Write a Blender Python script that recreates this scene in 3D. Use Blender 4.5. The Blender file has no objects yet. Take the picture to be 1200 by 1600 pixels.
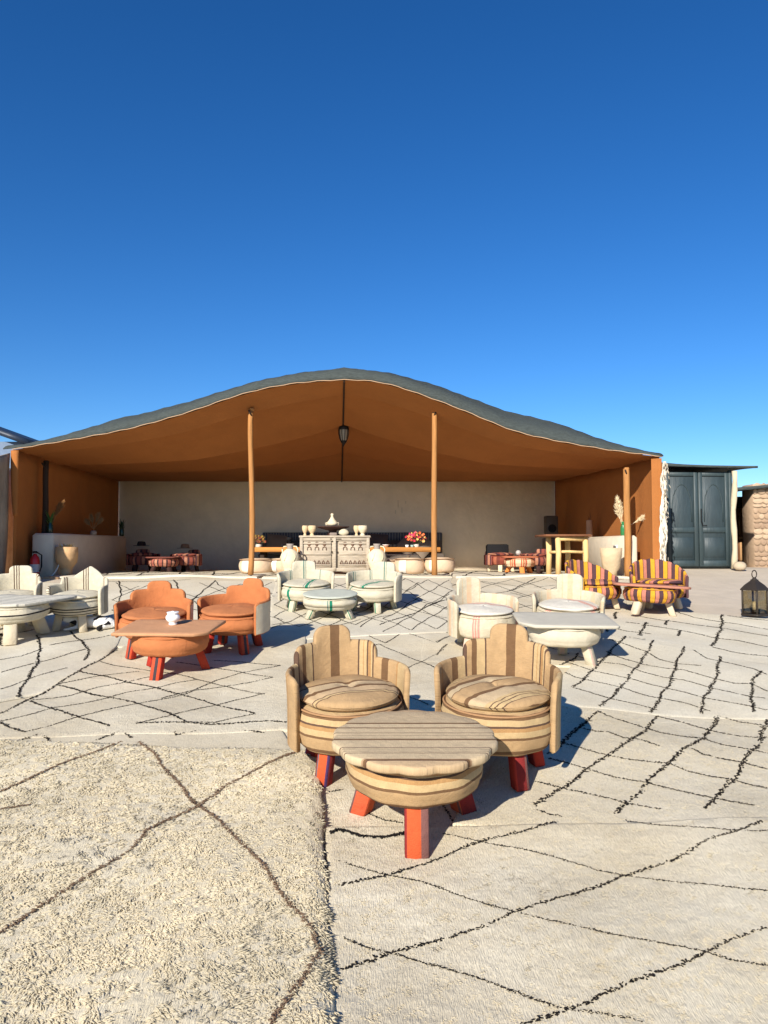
import bpy, bmesh, math, random
import numpy as np
from mathutils import Vector, Matrix, noise as mnoise
random.seed(7); rng = np.random.default_rng(7)
S = bpy.context.scene
COL = S.collection
R = math.radians
# ------------------------------------------------------------------ camera, sky, sun, exposure
F, PITCH = 1180.0, math.atan(55/1180)          # focal length for a 1200 wide picture; camera tipped up a little
SLOPE = math.atan(120/1180); TAN = math.tan(SLOPE)   # the terrace climbs towards the tent
ZC = 1.6/math.cos(SLOPE)
cam = bpy.data.cameras.new('camera'); cam_o = bpy.data.objects.new('camera', cam); COL.objects.link(cam_o)
cam.sensor_fit = 'HORIZONTAL'; cam.sensor_width = 36; cam.lens = 36*F/1200
cam.clip_start = .05; cam.clip_end = 3000
cam_o.location = (0, 0, ZC); cam_o.rotation_euler = (math.pi/2+PITCH, 0, 0)
S.camera = cam_o
SUN_EL = R(27.3); SUN_DIR = Vector((.41*math.cos(SUN_EL)/.998, .91*math.cos(SUN_EL)/.998, -math.sin(SUN_EL)))
w = bpy.data.worlds.new('World'); S.world = w; w.use_nodes = True
wn, wl = w.node_tree.nodes, w.node_tree.links
sky = wn.new('ShaderNodeTexSky'); sky.sky_type = 'NISHITA'; sky.sun_disc = False
sky.sun_elevation = SUN_EL; sky.sun_rotation = math.atan2(-SUN_DIR.x, -SUN_DIR.y)
sky.altitude = 600; sky.air_density = 1.0; sky.dust_density = .05; sky.ozone_density = 5.5
gam = wn.new('ShaderNodeGamma'); gam.inputs[1].default_value = 1.08
hs_ = wn.new('ShaderNodeHueSaturation'); hs_.inputs['Saturation'].default_value = 1.21; hs_.inputs['Hue'].default_value = .504
bg = wn['Background']; bg.inputs['Strength'].default_value = .082
wl.new(sky.outputs[0], hs_.inputs['Color']); wl.new(hs_.outputs[0], gam.inputs[0]); wl.new(gam.outputs[0], bg.inputs['Color'])
sun = bpy.data.lights.new('sun', 'SUN'); sun.energy = 5.0; sun.angle = R(.53); sun.color = (1, .94, .84)
sun_o = bpy.data.objects.new('sun', sun); COL.objects.link(sun_o)
sun_o.rotation_euler = SUN_DIR.to_track_quat('-Z', 'Y').to_euler()
vs = S.view_settings; vs.view_transform = 'Standard'; vs.look = 'None'; vs.exposure = .58; vs.gamma = 1; S.cycles.diffuse_bounces = 8; S.cycles.max_bounces = 12; vs.use_curve_mapping = False

def ray(px, py):
    u, v = (px-600)/F, (800-py)/F
    return u, math.cos(PITCH)-v*math.sin(PITCH), math.sin(PITCH)+v*math.cos(PITCH)
def at(px, py, Y):                              # point seen at a picture position, Y metres in front
    d = ray(px, py); t = Y/d[1]; return Vector((d[0]*t, Y, ZC+d[2]*t))
def gp(px, py):                                 # point of the sloping terrace
    d = ray(px, py); t = ZC/(TAN*d[1]-d[2]); return (d[0]*t, d[1]*t)
YF, YB = 11.36, 16.6                            # front and back of the tent
ZF = YF*TAN
def gz(x, y):                                   # terrain height
    x = np.asarray(x, float); y = np.asarray(y, float)
    k = np.clip((x-4.25)/.5, 0, 1); yk = YF+.05 + k*1.1
    z = np.where(y < yk, y*TAN, yk*TAN - .013*np.minimum(y-yk, 8))
    return z
def wave(x, y):
    return .0075*(np.sin(2.1*x+1.3*y)+np.sin(1.7*y-2.3*x+1)+.8*np.sin(5.3*x+2.2*y+2)*np.sin(1.9*y-.7*x)+.6*np.sin(7.1*y+.8*np.sin(2*x)+1.3*x))

# ------------------------------------------------------------------ materials
def lin(c):
    return tuple(((v/255)/12.92 if v/255 <= .04045 else ((v/255+.055)/1.055)**2.4) for v in c)
MATS = {}
def newmat(name):
    m = bpy.data.materials.new(name); m.use_nodes = True
    return m, m.node_tree.nodes, m.node_tree.links, m.node_tree.nodes['Principled BSDF']
def finish(N, L, B, colsock, rough, bump, bscale, var, vscale, coord, sheen=0.0):
    """colour variation + fine relief shared by all materials"""
    nz = N.new('ShaderNodeTexNoise'); nz.inputs['Scale'].default_value = vscale; nz.inputs['Detail'].default_value = 6
    nz.inputs['Roughness'].default_value = .65
    L.new(coord, nz.inputs['Vector'])
    mr = N.new('ShaderNodeMapRange'); mr.inputs['From Min'].default_value = .3; mr.inputs['From Max'].default_value = .7
    mr.inputs['To Min'].default_value = 1-var; mr.inputs['To Max'].default_value = 1+var*.6
    L.new(nz.outputs['Fac'], mr.inputs['Value'])
    mx = N.new('ShaderNodeMix'); mx.data_type = 'RGBA'; mx.blend_type = 'MULTIPLY'; mx.inputs['Factor'].default_value = 1
    L.new(colsock, mx.inputs['A']); L.new(mr.outputs[0], mx.inputs['B'])
    L.new(mx.outputs['Result'], B.inputs['Base Color'])
    B.inputs['Roughness'].default_value = rough
    B.inputs['Specular IOR Level'].default_value = .25 if rough > .6 else .5
    if bump > 0:
        n2 = N.new('ShaderNodeTexNoise'); n2.inputs['Scale'].default_value = bscale; n2.inputs['Detail'].default_value = 4
        L.new(coord, n2.inputs['Vector'])
        n4 = N.new('ShaderNodeTexNoise'); n4.inputs['Scale'].default_value = max(2.5, bscale*.07); n4.inputs['Detail'].default_value = 3; n4.inputs['Distortion'].default_value = 1.2; L.new(coord, n4.inputs['Vector'])
        am = N.new('ShaderNodeMath'); am.operation = 'MULTIPLY_ADD'; am.inputs[1].default_value = 1.6; L.new(n4.outputs['Fac'], am.inputs[0]); L.new(n2.outputs['Fac'], am.inputs[2])
        bp = N.new('ShaderNodeBump'); bp.inputs['Strength'].default_value = bump; bp.inputs['Distance'].default_value = .014
        L.new(am.outputs[0], bp.inputs['Height']); L.new(bp.outputs[0], B.inputs['Normal'])
def plain(name, rgb, rough=.85, bump=.3, bscale=60, var=.12, vscale=8, metal=0, stretch=None):
    if name in MATS: return MATS[name]
    m, N, L, B = newmat(name)
    tc = N.new('ShaderNodeTexCoord'); co = tc.outputs['Object']
    if stretch:
        mp = N.new('ShaderNodeMapping'); mp.inputs['Scale'].default_value = stretch; L.new(co, mp.inputs[0]); co = mp.outputs[0]
    c = N.new('ShaderNodeRGB'); c.outputs[0].default_value = (*lin(rgb), 1)
    finish(N, L, B, c.outputs[0], rough, bump, bscale, var, vscale, co)
    B.inputs['Metallic'].default_value = metal
    MATS[name] = m; return m
def stripe(name, bands, axis='U', offset=0.0, wob=.004, rough=.92, bump=.35, bscale=220, var=.13, vscale=22, rot=0.0, lo=None):
    """woven cloth: bands = [(width in m, colour)], repeated along the UV axis (UVs are in metres)"""
    if name in MATS: return MATS[name]
    m, N, L, B = newmat(name)
    uv = N.new('ShaderNodeUVMap'); co = uv.outputs[0]
    if rot:
        mp = N.new('ShaderNodeMapping'); mp.inputs['Rotation'].default_value = (0, 0, rot); L.new(co, mp.inputs[0]); co = mp.outputs[0]
    sp = N.new('ShaderNodeSeparateXYZ'); L.new(co, sp.inputs[0])
    nw = N.new('ShaderNodeTexNoise'); nw.inputs['Scale'].default_value = 9; nw.inputs['Detail'].default_value = 3; L.new(co, nw.inputs['Vector'])
    ma = N.new('ShaderNodeMath'); ma.operation = 'MULTIPLY_ADD'; ma.inputs[1].default_value = wob*2; ma.inputs[2].default_value = offset-wob
    L.new(nw.outputs['Fac'], ma.inputs[0])
    ad = N.new('ShaderNodeMath'); ad.operation = 'ADD'; L.new(ma.outputs[0], ad.inputs[0]); L.new(sp.outputs[0 if axis == 'U' else 1], ad.inputs[1])
    tot = sum(b[0] for b in bands)
    dv = N.new('ShaderNodeMath'); dv.operation = 'DIVIDE'; dv.inputs[1].default_value = tot; L.new(ad.outputs[0], dv.inputs[0])
    fr = N.new('ShaderNodeMath'); fr.operation = 'FRACT'; L.new(dv.outputs[0], fr.inputs[0])
    cr = N.new('ShaderNodeValToRGB'); cr.color_ramp.interpolation = 'CONSTANT'; L.new(fr.outputs[0], cr.inputs[0])
    e = cr.color_ramp.elements; e.remove(e[1]); p = 0
    for i, (wd, c) in enumerate(bands):
        el = e[0] if i == 0 else e.new(min(p/tot, 1))
        el.color = (*lin(c), 1); p += wd
    # yarn grain across the cloth
    wv = N.new('ShaderNodeTexNoise'); mp2 = N.new('ShaderNodeMapping'); mp2.inputs['Scale'].default_value = (30, 400, 1) if axis == 'U' else (400, 30, 1)
    L.new(co, mp2.inputs[0]); L.new(mp2.outputs[0], wv.inputs['Vector']); wv.inputs['Scale'].default_value = 1
    mr = N.new('ShaderNodeMapRange'); mr.inputs['To Min'].default_value = .82; mr.inputs['To Max'].default_value = 1.15; L.new(wv.outputs['Fac'], mr.inputs[0])
    mx = N.new('ShaderNodeMix'); mx.data_type = 'RGBA'; mx.blend_type = 'MULTIPLY'; mx.inputs['Factor'].default_value = 1
    L.new(cr.outputs[0], mx.inputs['A']); L.new(mr.outputs[0], mx.inputs['B'])
    finish(N, L, B, mx.outputs['Result'], rough, bump, bscale, var, vscale, co)
    MATS[name] = m; return m
def tuftmat(name, cols, rough=.95):
    """each strand of wool its own shade"""
    if name in MATS: return MATS[name]
    m, N, L, B = newmat(name)
    g = N.new('ShaderNodeNewGeometry'); cr = N.new('ShaderNodeValToRGB'); L.new(g.outputs['Random Per Island'], cr.inputs[0])
    e = cr.color_ramp.elements; e[0].color = (*lin(cols[0]), 1); e[1].color = (*lin(cols[-1]), 1)
    for i, c in enumerate(cols[1:-1]): e.new((i+1)/(len(cols)-1)).color = (*lin(c), 1)
    tc = N.new('ShaderNodeTexCoord'); nz = N.new('ShaderNodeTexNoise'); nz.inputs['Scale'].default_value = 2.2; nz.inputs['Detail'].default_value = 5
    L.new(tc.outputs['Object'], nz.inputs['Vector'])
    mr = N.new('ShaderNodeMapRange'); mr.inputs['From Min'].default_value = .3; mr.inputs['From Max'].default_value = .7; mr.inputs['To Min'].default_value = .82; mr.inputs['To Max'].default_value = 1.06
    L.new(nz.outputs['Fac'], mr.inputs[0])
    mx = N.new('ShaderNodeMix'); mx.data_type = 'RGBA'; mx.blend_type = 'MULTIPLY'; mx.inputs['Factor'].default_value = 1
    L.new(cr.outputs[0], mx.inputs['A']); L.new(mr.outputs[0], mx.inputs['B']); L.new(mx.outputs['Result'], B.inputs['Base Color'])
    B.inputs['Roughness'].default_value = rough; B.inputs['Specular IOR Level'].default_value = .1
    tl = N.new('ShaderNodeBsdfTranslucent'); L.new(mx.outputs['Result'], tl.inputs[0]); ms = N.new('ShaderNodeMixShader'); ms.inputs[0].default_value = .35
    L.new(B.outputs[0], ms.inputs[1]); L.new(tl.outputs[0], ms.inputs[2]); L.new(ms.outputs[0], N['Material Output'].inputs[0])
    MATS[name] = m; return m
def glass(name, tint=(225, 232, 228)):
    if name in MATS: return MATS[name]
    m, N, L, B = newmat(name)
    tr = N.new('ShaderNodeBsdfTransparent'); tr.inputs[0].default_value = (*lin(tint), 1)
    gl = N.new('ShaderNodeBsdfGlossy'); gl.inputs['Roughness'].default_value = .05
    mx = N.new('ShaderNodeMixShader'); mx.inputs[0].default_value = .07
    L.new(tr.outputs[0], mx.inputs[1]); L.new(gl.outputs[0], mx.inputs[2])
    L.new(mx.outputs[0], N['Material Output'].inputs[0]); MATS[name] = m; return m

# ------------------------------------------------------------------ mesh helpers
def mobj(name, verts, faces, mat, parent=None, uv=None, smooth=True, loc=None):
    me = bpy.data.meshes.new(name); me.from_pydata([tuple(v) for v in verts], [], faces); me.materials.append(mat)
    if uv is not None:
        ul = me.uv_layers.new(name='UVMap'); vi = np.empty(len(me.loops), np.int32); me.loops.foreach_get('vertex_index', vi)
        ul.data.foreach_set('uv', np.asarray(uv, np.float32)[vi].ravel())
    if smooth: me.polygons.foreach_set('use_smooth', [True]*len(me.polygons))
    me.update()
    o = bpy.data.objects.new(name, me); COL.objects.link(o)
    if parent: o.parent = parent
    if loc: o.location = loc
    return o
def tag(o, label, cat=None, group=None, kind=None):
    o['label'] = label
    if cat: o['category'] = cat
    if group: o['group'] = group
    if kind: o['kind'] = kind
    return o
def thing(name, loc, label, cat, rz=0, tilt=0, group=None):
    o = bpy.data.objects.new(name, None); COL.objects.link(o); o.empty_display_size = .1
    o.matrix_world = Matrix.Translation(Vector(loc)) @ Matrix.Rotation(tilt, 4, 'X') @ Matrix.Rotation(rz, 4, 'Z')
    return tag(o, label, cat, group)
class MB:
    def __init__(s): s.v = []; s.f = []; s.uv = []
    def grid(s, nu, nv, fn, flip=False, cap=None):
        """fn(a,b) -> (point, uv); a,b in 0..1"""
        b0 = len(s.v)
        for j in range(nv+1):
            for i in range(nu+1):
                p, q = fn(i/nu, j/nv); s.v.append(tuple(p)); s.uv.append(q)
        for j in range(nv):
            for i in range(nu):
                a = b0+j*(nu+1)+i; q = (a, a+1, a+nu+2, a+nu+1)
                s.f.append(q[::-1] if flip else q)
    def lathe(s, prof, n=32, uvr=None, cx=0, cy=0, dis=None, start=math.pi/2):
        L = [0]
        for k in range(1, len(prof)): L.append(L[-1]+math.dist(prof[k], prof[k-1]))
        uvr = uvr or max(p[0] for p in prof)
        m = len(prof)-1
        def fn(a, b):
            k = round(b*m); r, z = prof[k]; t = start+a*2*math.pi
            if dis: dr, dz = dis(t, k); r += dr; z += dz
            return (cx+r*math.cos(t), cy+r*math.sin(t), z), (a*2*math.pi*uvr, L[k])
        s.grid(n, m, fn)
    def box(s, c, size, rz=0, bev=.006, taper=1, M=None):
        """bevelled box, optionally tapered to the top"""
        hx, hy, hz = size[0]/2, size[1]/2, size[2]/2; b = min(bev, hx*.45, hy*.45, hz*.45)
        rings = [(-hz, b), (-hz+b, 0), (hz-b, 0), (hz, b)]
        b0 = len(s.v); per = 2*(size[0]+size[1])
        for z, ins in rings:
            t = 1+(taper-1)*(z+hz)/(2*hz)
            X, Y = (hx-ins)*t, (hy-ins)*t
            bb = b*.6 if ins == 0 else b*.3
            pts = [(-X+bb, -Y), (X-bb, -Y), (X, -Y+bb), (X, Y-bb), (X-bb, Y), (-X+bb, Y), (-X, Y-bb), (-X, -Y+bb)]
            u = 0
            for k, (x, y) in enumerate(pts):
                if k: u += math.dist(pts[k], pts[k-1])
                p = Vector((x, y, z))
                if M: p = M @ p
                else: p = Matrix.Rotation(rz, 3, 'Z') @ p
                s.v.append((p.x+c[0], p.y+c[1], p.z+c[2])); s.uv.append((u, z))
        for r in range(3):
            for k in range(8):
                a = b0+r*8+k; d = b0+r*8+(k+1) % 8; s.f.append((a, d, d+8, a+8))
        s.f.append(tuple(b0+7-k for k in range(8))); s.f.append(tuple(b0+24+k for k in range(8)))
    def tube(s, pts, r, n=8, r2=None):
        pts = [Vector(p) for p in pts]; b0 = len(s.v); m = len(pts); up = Vector((0, 0, 1))
        for i, p in enumerate(pts):
            d = (pts[min(i+1, m-1)]-pts[max(i-1, 0)]).normalized()
            sx = d.cross(up if abs(d.z) < .95 else Vector((1, 0, 0))).normalized(); sy = d.cross(sx)
            rr = r if r2 is None else r+(r2-r)*i/(m-1)
            if callable(r): rr = r(i/(m-1))
            for k in range(n):
                t = 2*math.pi*k/n; q = p+sx*rr*math.cos(t)+sy*rr*math.sin(t); s.v.append(tuple(q)); s.uv.append((k/n*6.28*rr, i*.1))
        for i in range(m-1):
            for k in range(n):
                a = b0+i*n+k; d = b0+i*n+(k+1) % n; s.f.append((a, a+n, d+n, d))
        s.f.append(tuple(b0+k for k in range(n))); s.f.append(tuple(b0+(m-1)*n+n-1-k for k in range(n)))
    def slab(s, outline, z0, z1, b=.008, drop=None):
        """flat board from a closed outline (counter-clockwise), rounded rim; UVs planar"""
        n = len(outline); c = Vector((sum(p[0] for p in outline)/n, sum(p[1] for p in outline)/n))
        b0 = len(s.v)
        def ring(z, ins):
            for p in outline:
                d = Vector(p)-c; q = c+d*(1-ins/max(d.length, 1e-4)); s.v.append((q.x, q.y, z)); s.uv.append((q.x, q.y))
        rings = [(z0, b), (z0+b, 0), (z1-b, 0), (z1-b*.3, b*.3), (z1, b), (z1, .08)]
        for z, i in rings: ring(z, i)
        for r in range(len(rings)-1):
            for k in range(n):
                a = b0+r*n+k; d = b0+r*n+(k+1) % n; s.f.append((a, d, d+n, a+n))
        s.f.append(tuple(b0+n-1-k for k in range(n))); s.f.append(tuple(b0+(len(rings)-1)*n+k for k in range(n)))
    def ico(s, c, r, sub=1, sc=(1, 1, 1), jit=0):
        bm = bmesh.new(); bmesh.ops.create_icosphere(bm, subdivisions=sub, radius=r); b0 = len(s.v)
        for v in bm.verts:
            j = 1+random.uniform(-jit, jit); s.v.append((c[0]+v.co.x*sc[0]*j, c[1]+v.co.y*sc[1]*j, c[2]+v.co.z*sc[2]*j)); s.uv.append((v.co.x, v.co.y))
        for f in bm.faces: s.f.append(tuple(b0+v.index for v in f.verts))
        bm.free()
    def build(s, name, mat, parent=None, smooth=True, loc=None):
        return mobj(name, s.v, s.f, mat, parent, s.uv, smooth, loc)

# ------------------------------------------------------------------ ground
M_ground = plain('sandy_plaster', (192, 178, 158), .95, .5, 30, .10, 3)
def make_ground():
    xs = np.concatenate([[-400, -120, -40, -18], np.arange(-10, 10.01, .5), [18, 40, 120, 400]])
    xs = np.unique(np.concatenate([xs, [4.25, 4.5, 4.75]]))
    ys = np.unique(np.concatenate([[-60, -20, -8, -3], np.arange(0, 20.1, .5), [YF+.05, YF+1.15, 26, 40, 80, 200, 600, 1500]]))
    v = []; f = []
    for y in ys:
        for x in xs: v.append((x, y, float(gz(x, y)) - .02))
    n = len(xs)
    for j in range(len(ys)-1):
        for i in range(n-1): f.append((j*n+i, j*n+i+1, (j+1)*n+i+1, (j+1)*n+i))
    o = mobj('ground', v, f, M_ground, smooth=False); o['kind'] = 'structure'; o['label'] = 'pale sandy ground'
make_ground()

# ------------------------------------------------------------------ rugs
RUGS = []
def rug_surface(r, u, v):
    (bl, br, tr, tl) = r['c']
    # uneven woven edges
    uu = u + (r['jit']/r['W'])*(np.sin(v*r['H']*3.1+r['s'])*.6+np.sin(v*r['H']*9.7+2*r['s'])*.3)*(2*u-1)
    vv = v + (r['jit']/r['H'])*(np.sin(u*r['W']*2.7+3*r['s'])*.6+np.sin(u*r['W']*8.3+r['s'])*.3)*(2*v-1)
    x = (bl[0]*(1-uu)+br[0]*uu)*(1-vv)+(tl[0]*(1-uu)+tr[0]*uu)*vv
    y = (bl[1]*(1-uu)+br[1]*uu)*(1-vv)+(tl[1]*(1-uu)+tr[1]*uu)*vv
    d = np.minimum(np.minimum(u, 1-u)*r['W'], np.minimum(v, 1-v)*r['H'])
    z = gz(x, y)+wave(x, y)+r['z']+r['t']*np.sqrt(np.clip(d/r['edge'], 0, 1))
    return x, y, z
def uv_of(r, x, y):
    """inverse of the bilinear patch"""
    bl, br, tr, tl = [np.array(c) for c in r['c']]; u, v = .5, .5
    for _ in range(12):
        p = (bl*(1-u)+br*u)*(1-v)+(tl*(1-u)+tr*u)*v
        du = (br-bl)*(1-v)+(tr-tl)*v; dv = (tl-bl)*(1-u)+(tr-br)*u
        det = du[0]*dv[1]-du[1]*dv[0]
        if abs(det) < 1e-9: break
        e = np.array([x, y])-p; u += (e[0]*dv[1]-e[1]*dv[0])/det; v += (du[0]*e[1]-du[1]*e[0])/det
    return u, v
def top_z(x, y):
    z = float(gz(x, y))
    for r in RUGS:
        u, v = uv_of(r, x, y)
        if 0 <= u <= 1 and 0 <= v <= 1: z = max(z, float(rug_surface(r, np.array(u), np.array(v))[2]))
    return z
def tufts(px, py, pz, ln, wd, lean, ang=None, flat=False):
    """one small tapered strand of wool per point (numpy)"""
    n = len(px); a = rng.uniform(0, 2*np.pi, n) if ang is None else ang
    L = ln*rng.uniform(.6, 1.3, n); W = wd*rng.uniform(.6, 1.3, n); le = lean*rng.uniform(.84, 1.1, n)
    ca, sa = np.cos(a), np.sin(a); P = np.stack([px, py, pz], 1)
    D = np.stack([ca*np.sin(le), sa*np.sin(le), np.cos(le)], 1); Sd = np.stack([-sa, ca, 0*a], 1); N = np.cross(D, Sd)
    base = P; mid = P+D*(L*.55)[:, None]; tip = P+D*L[:, None]; tip[:, 2] -= L*.15
    V = np.empty((n, 7, 3), np.float32)
    for k, (ring, s) in enumerate(((base, .8), (mid, 1.))):
        for j in range(3):
            t = 2*np.pi*j/3
            V[:, k*3+j] = ring+(Sd*math.cos(t)+N*math.sin(t)*(.7))*(W*.5*s)[:, None]
    V[:, 6] = tip
    pat = []
    for j in range(3):
        q = (j+1) % 3; pat += [(j, q, 3+q), (j, 3+q, 3+j), (3+j, 3+q, 6)]
    Fc = (np.array(pat)[None]+7*np.arange(n)[:, None, None]).reshape(-1, 3)
    return V.reshape(-1, 3), Fc
def np_obj(name, V, Fc, mat, parent, smooth=True):
    me = bpy.data.meshes.new(name); nv, nf = len(V), len(Fc)
    me.vertices.add(nv); me.vertices.foreach_set('co', V.astype(np.float32).ravel())
    me.loops.add(nf*3); me.loops.foreach_set('vertex_index', Fc.astype(np.int32).ravel())
    me.polygons.add(nf); me.polygons.foreach_set('loop_start', np.arange(nf, dtype=np.int32)*3)
    me.polygons.foreach_set('use_smooth', np.full(nf, smooth)); me.update(calc_edges=True)
    me.materials.append(mat); o = bpy.data.objects.new(name, me); COL.objects.link(o)
    if parent: o.parent = parent
    o['kind'] = 'stuff'; return o
def rugmat(name, base, patch, grain=(40, 260), bump=.6, warm=.5):
    if name in MATS: return MATS[name]
    m, N, L, B = newmat(name)
    tc = N.new('ShaderNodeTexCoord'); co = tc.outputs['Object']
    n1 = N.new('ShaderNodeTexNoise'); n1.inputs['Scale'].default_value = 1.7; n1.inputs['Detail'].default_value = 7; n1.inputs['Roughness'].default_value = .68; L.new(co, n1.inputs['Vector'])
    cr = N.new('ShaderNodeValToRGB'); e = cr.color_ramp.elements; e[0].position = .35; e[1].position = .68
    e[0].color = (*lin(patch), 1); e[1].color = (*lin(base), 1); L.new(n1.outputs['Fac'], cr.inputs[0])
    mp = N.new('ShaderNodeMapping'); mp.inputs['Scale'].default_value = (grain[1], grain[0], 40); L.new(co, mp.inputs[0])
    n2 = N.new('ShaderNodeTexNoise'); n2.inputs['Scale'].default_value = 1; n2.inputs['Detail'].default_value = 4; L.new(mp.outputs[0], n2.inputs['Vector'])
    mr = N.new('ShaderNodeMapRange'); mr.inputs['From Min'].default_value = .3; mr.inputs['From Max'].default_value = .7; mr.inputs['To Min'].default_value = .80; mr.inputs['To Max'].default_value = 1.06; L.new(n2.outputs['Fac'], mr.inputs[0])
    mx = N.new('ShaderNodeMix'); mx.data_type = 'RGBA'; mx.blend_type = 'MULTIPLY'; mx.inputs['Factor'].default_value = 1
    L.new(cr.outputs[0], mx.inputs['A']); L.new(mr.outputs[0], mx.inputs['B']); L.new(mx.outputs['Result'], B.inputs['Base Color'])
    B.inputs['Roughness'].default_value = .95; B.inputs['Specular IOR Level'].default_value = .1
    n3 = N.new('ShaderNodeTexNoise'); n3.inputs['Scale'].default_value = 14; n3.inputs['Detail'].default_value = 5; L.new(co, n3.inputs['Vector'])
    ad = N.new('ShaderNodeMath'); ad.operation = 'MULTIPLY_ADD'; ad.inputs[1].default_value = 1.2; L.new(n3.outputs['Fac'], ad.inputs[0]); L.new(n2.outputs['Fac'], ad.inputs[2])
    bp = N.new('ShaderNodeBump'); bp.inputs['Strength'].default_value = bump; bp.inputs['Distance'].default_value = .012
    L.new(ad.outputs[0], bp.inputs['Height']); L.new(bp.outputs[0], B.inputs['Normal'])
    MATS[name] = m; return m
def rug(quad, label, z, t, mat, cell=.06, lines=(), yarn=None, yw=.016, group='wool rugs spread over the terrace', jit=.02, edge=.025, rough=0.0, world=False, thin=(), lift=.0015, strand=None):
    c = [tuple(q) if world else gp(*q) for q in quad]
    W = .5*(math.dist(c[0], c[1])+math.dist(c[2], c[3])); H = .5*(math.dist(c[1], c[2])+math.dist(c[0], c[3]))
    r = dict(c=c, W=W, H=H, z=z, t=t, jit=jit, edge=edge, s=len(RUGS)*1.7+.3); RUGS.append(r)
    nu, nv = max(8, int(W/cell)), max(8, int(H/cell))
    e1 = np.array([0, .004, .01, .02])/1.0
    def axis(n, Lm):
        a = np.linspace(0, 1, n+1)[1:-1]; ed = np.array([0, .004, .011, .022])/Lm
        a = a[(a > .03/Lm) & (a < 1-.03/Lm)]; return np.concatenate([ed, a, 1-ed[::-1]])
    U, Vv = np.meshgrid(axis(nu, W), axis(nv, H)); x, y, zz = rug_surface(r, U, Vv)
    if rough: zz = zz+rng.normal(0, rough, zz.shape)*(np.minimum(np.minimum(U, 1-U)*W, np.minimum(Vv, 1-Vv)*H) > .02)
    ring = (U == 0) | (U == 1) | (Vv == 0) | (Vv == 1); zz = np.where(ring, gz(x, y)+wave(x, y)+z-.012, zz)
    V = np.stack([x, y, zz], -1).reshape(-1, 3); n = U.shape[1]
    idx = np.arange(U.size).reshape(U.shape); q = np.stack([idx[:-1, :-1], idx[:-1, 1:], idx[1:, 1:], idx[1:, :-1]], -1).reshape(-1, 4)
    o = mobj('rug', V, [tuple(k) for k in q.tolist()], mat); tag(o, label, 'rug', group)
    r['o'] = o
    # woven diamond lines: dark wool strands standing in the pile
    Vs, Fs, off = [], [], 0
    for li, wd in [(l, yw*.56) for l in lines]+[(l, yw*.36) for l in thin]:
        P = np.array([p if world else gp(*p) for p in li]); seg = np.sqrt((np.diff(P, axis=0)**2).sum(1)); cum = np.concatenate([[0], np.cumsum(seg)])
        st = strand or wd; rows = max(1, round(wd/st)); step = st*.42/rows; nn = max(3, int(cum[-1]/step)); tt = np.linspace(0, cum[-1], nn)
        X, Y = np.interp(tt, cum, P[:, 0]), np.interp(tt, cum, P[:, 1])
        dx, dy = np.gradient(X), np.gradient(Y); l = np.hypot(dx, dy)+1e-9; nx, ny = -dy/l, dx/l
        ph = rng.uniform(0, 6, 4); wob = .010*np.sin(tt*4+ph[0])+.006*np.sin(tt*13+ph[1])+rng.normal(0, wd*.38, nn)
        X = X+nx*wob; Y = Y+ny*wob
        keep = rng.random(nn) < (.88+.14*np.sin(tt*7+ph[2])+.1*np.sin(tt*31))
        X, Y, dx, dy = X[keep], Y[keep], dx[keep], dy[keep]
        uvs = [uv_of(r, a, b) for a, b in zip(X[::6], Y[::6])]
        ok = np.repeat([(0.0 < a < 1.0 and 0.0 < b < 1.0) for a, b in uvs], 6)[:len(X)]
        X, Y, dx, dy = X[ok], Y[ok], dx[ok], dy[ok]
        if len(X) == 0: continue
        Z = gz(X, Y)+wave(X, Y)+z+t+lift
        ang = np.arctan2(dy, dx)+rng.normal(0, .8, len(X))+rng.integers(0, 2, len(X))*np.pi
        a, b = tufts(X, Y, Z, st*1.35 if not strand else st*2.6, st*.75 if not strand else st, 1.35, ang)
        Vs.append(a); Fs.append(b+off); off += len(a)
    if Vs:
        np_obj('pattern_yarn', np.concatenate(Vs), np.concatenate(Fs), yarn, o)
    return r
def pile(r, dens, ln, wd, lean, mat, ymax, ymin=1.75, spread=.8, clump=0):
    n = int(dens*r['W']*r['H']); u, v = rng.random(n), rng.random(n); x, y, z = rug_surface(r, u, v)
    k = (y > ymin) & (y < ymax) & (np.abs(x) < y*.56+.35); x, y, z = x[k], y[k], z[k]
    fall = np.clip(1.25-(y-ymin)/(ymax-ymin), .15, 1); k = rng.random(len(x)) < fall; x, y, z = x[k], y[k], z[k]
    ang = -1.6+1.3*np.sin(2.3*x+1.1*y+.7)+.9*np.sin(5.1*x-3.7*y)+.7*np.sin(11*y+6*x)+rng.normal(0, spread, len(x))
    cx, cy = np.floor((x+.012*np.sin(60*y+9*x))/.034), np.floor((y+.012*np.sin(55*x+7*y))/.042)
    hsh = np.abs(np.sin(cx*12.9898+cy*78.233)*43758.5453) % 1; h2 = np.abs(np.sin(cx*39.3+cy*11.1)*24634.6) % 1
    V, Fc = tufts(x, y, z-.003+clump*.003*(h2-.5), ln*(.8+.5*h2), wd, lean, ang+clump*(hsh-.5)*2.6); np_obj('wool_pile', V, Fc, mat, r['o'])
def Z(x0, y0, s, *lines):
    """lines read off an enlargement of the picture"""
    return [[(x0+s*a, y0+s*b) for a, b in l] for l in lines]
yarn_black = tuftmat('black_wool', [(38, 35, 34), (58, 52, 48), (30, 29, 31), (70, 62, 56)])
yarn_brown = tuftmat('brown_wool', [(142, 114, 92), (158, 132, 108), (126, 102, 84), (172, 150, 124)])
wool_a = rugmat('cream_shag_backing', (226, 213, 184), (214, 200, 170))
wool_b = rugmat('ivory_rug', (222, 211, 186), (204, 190, 162))
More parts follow.
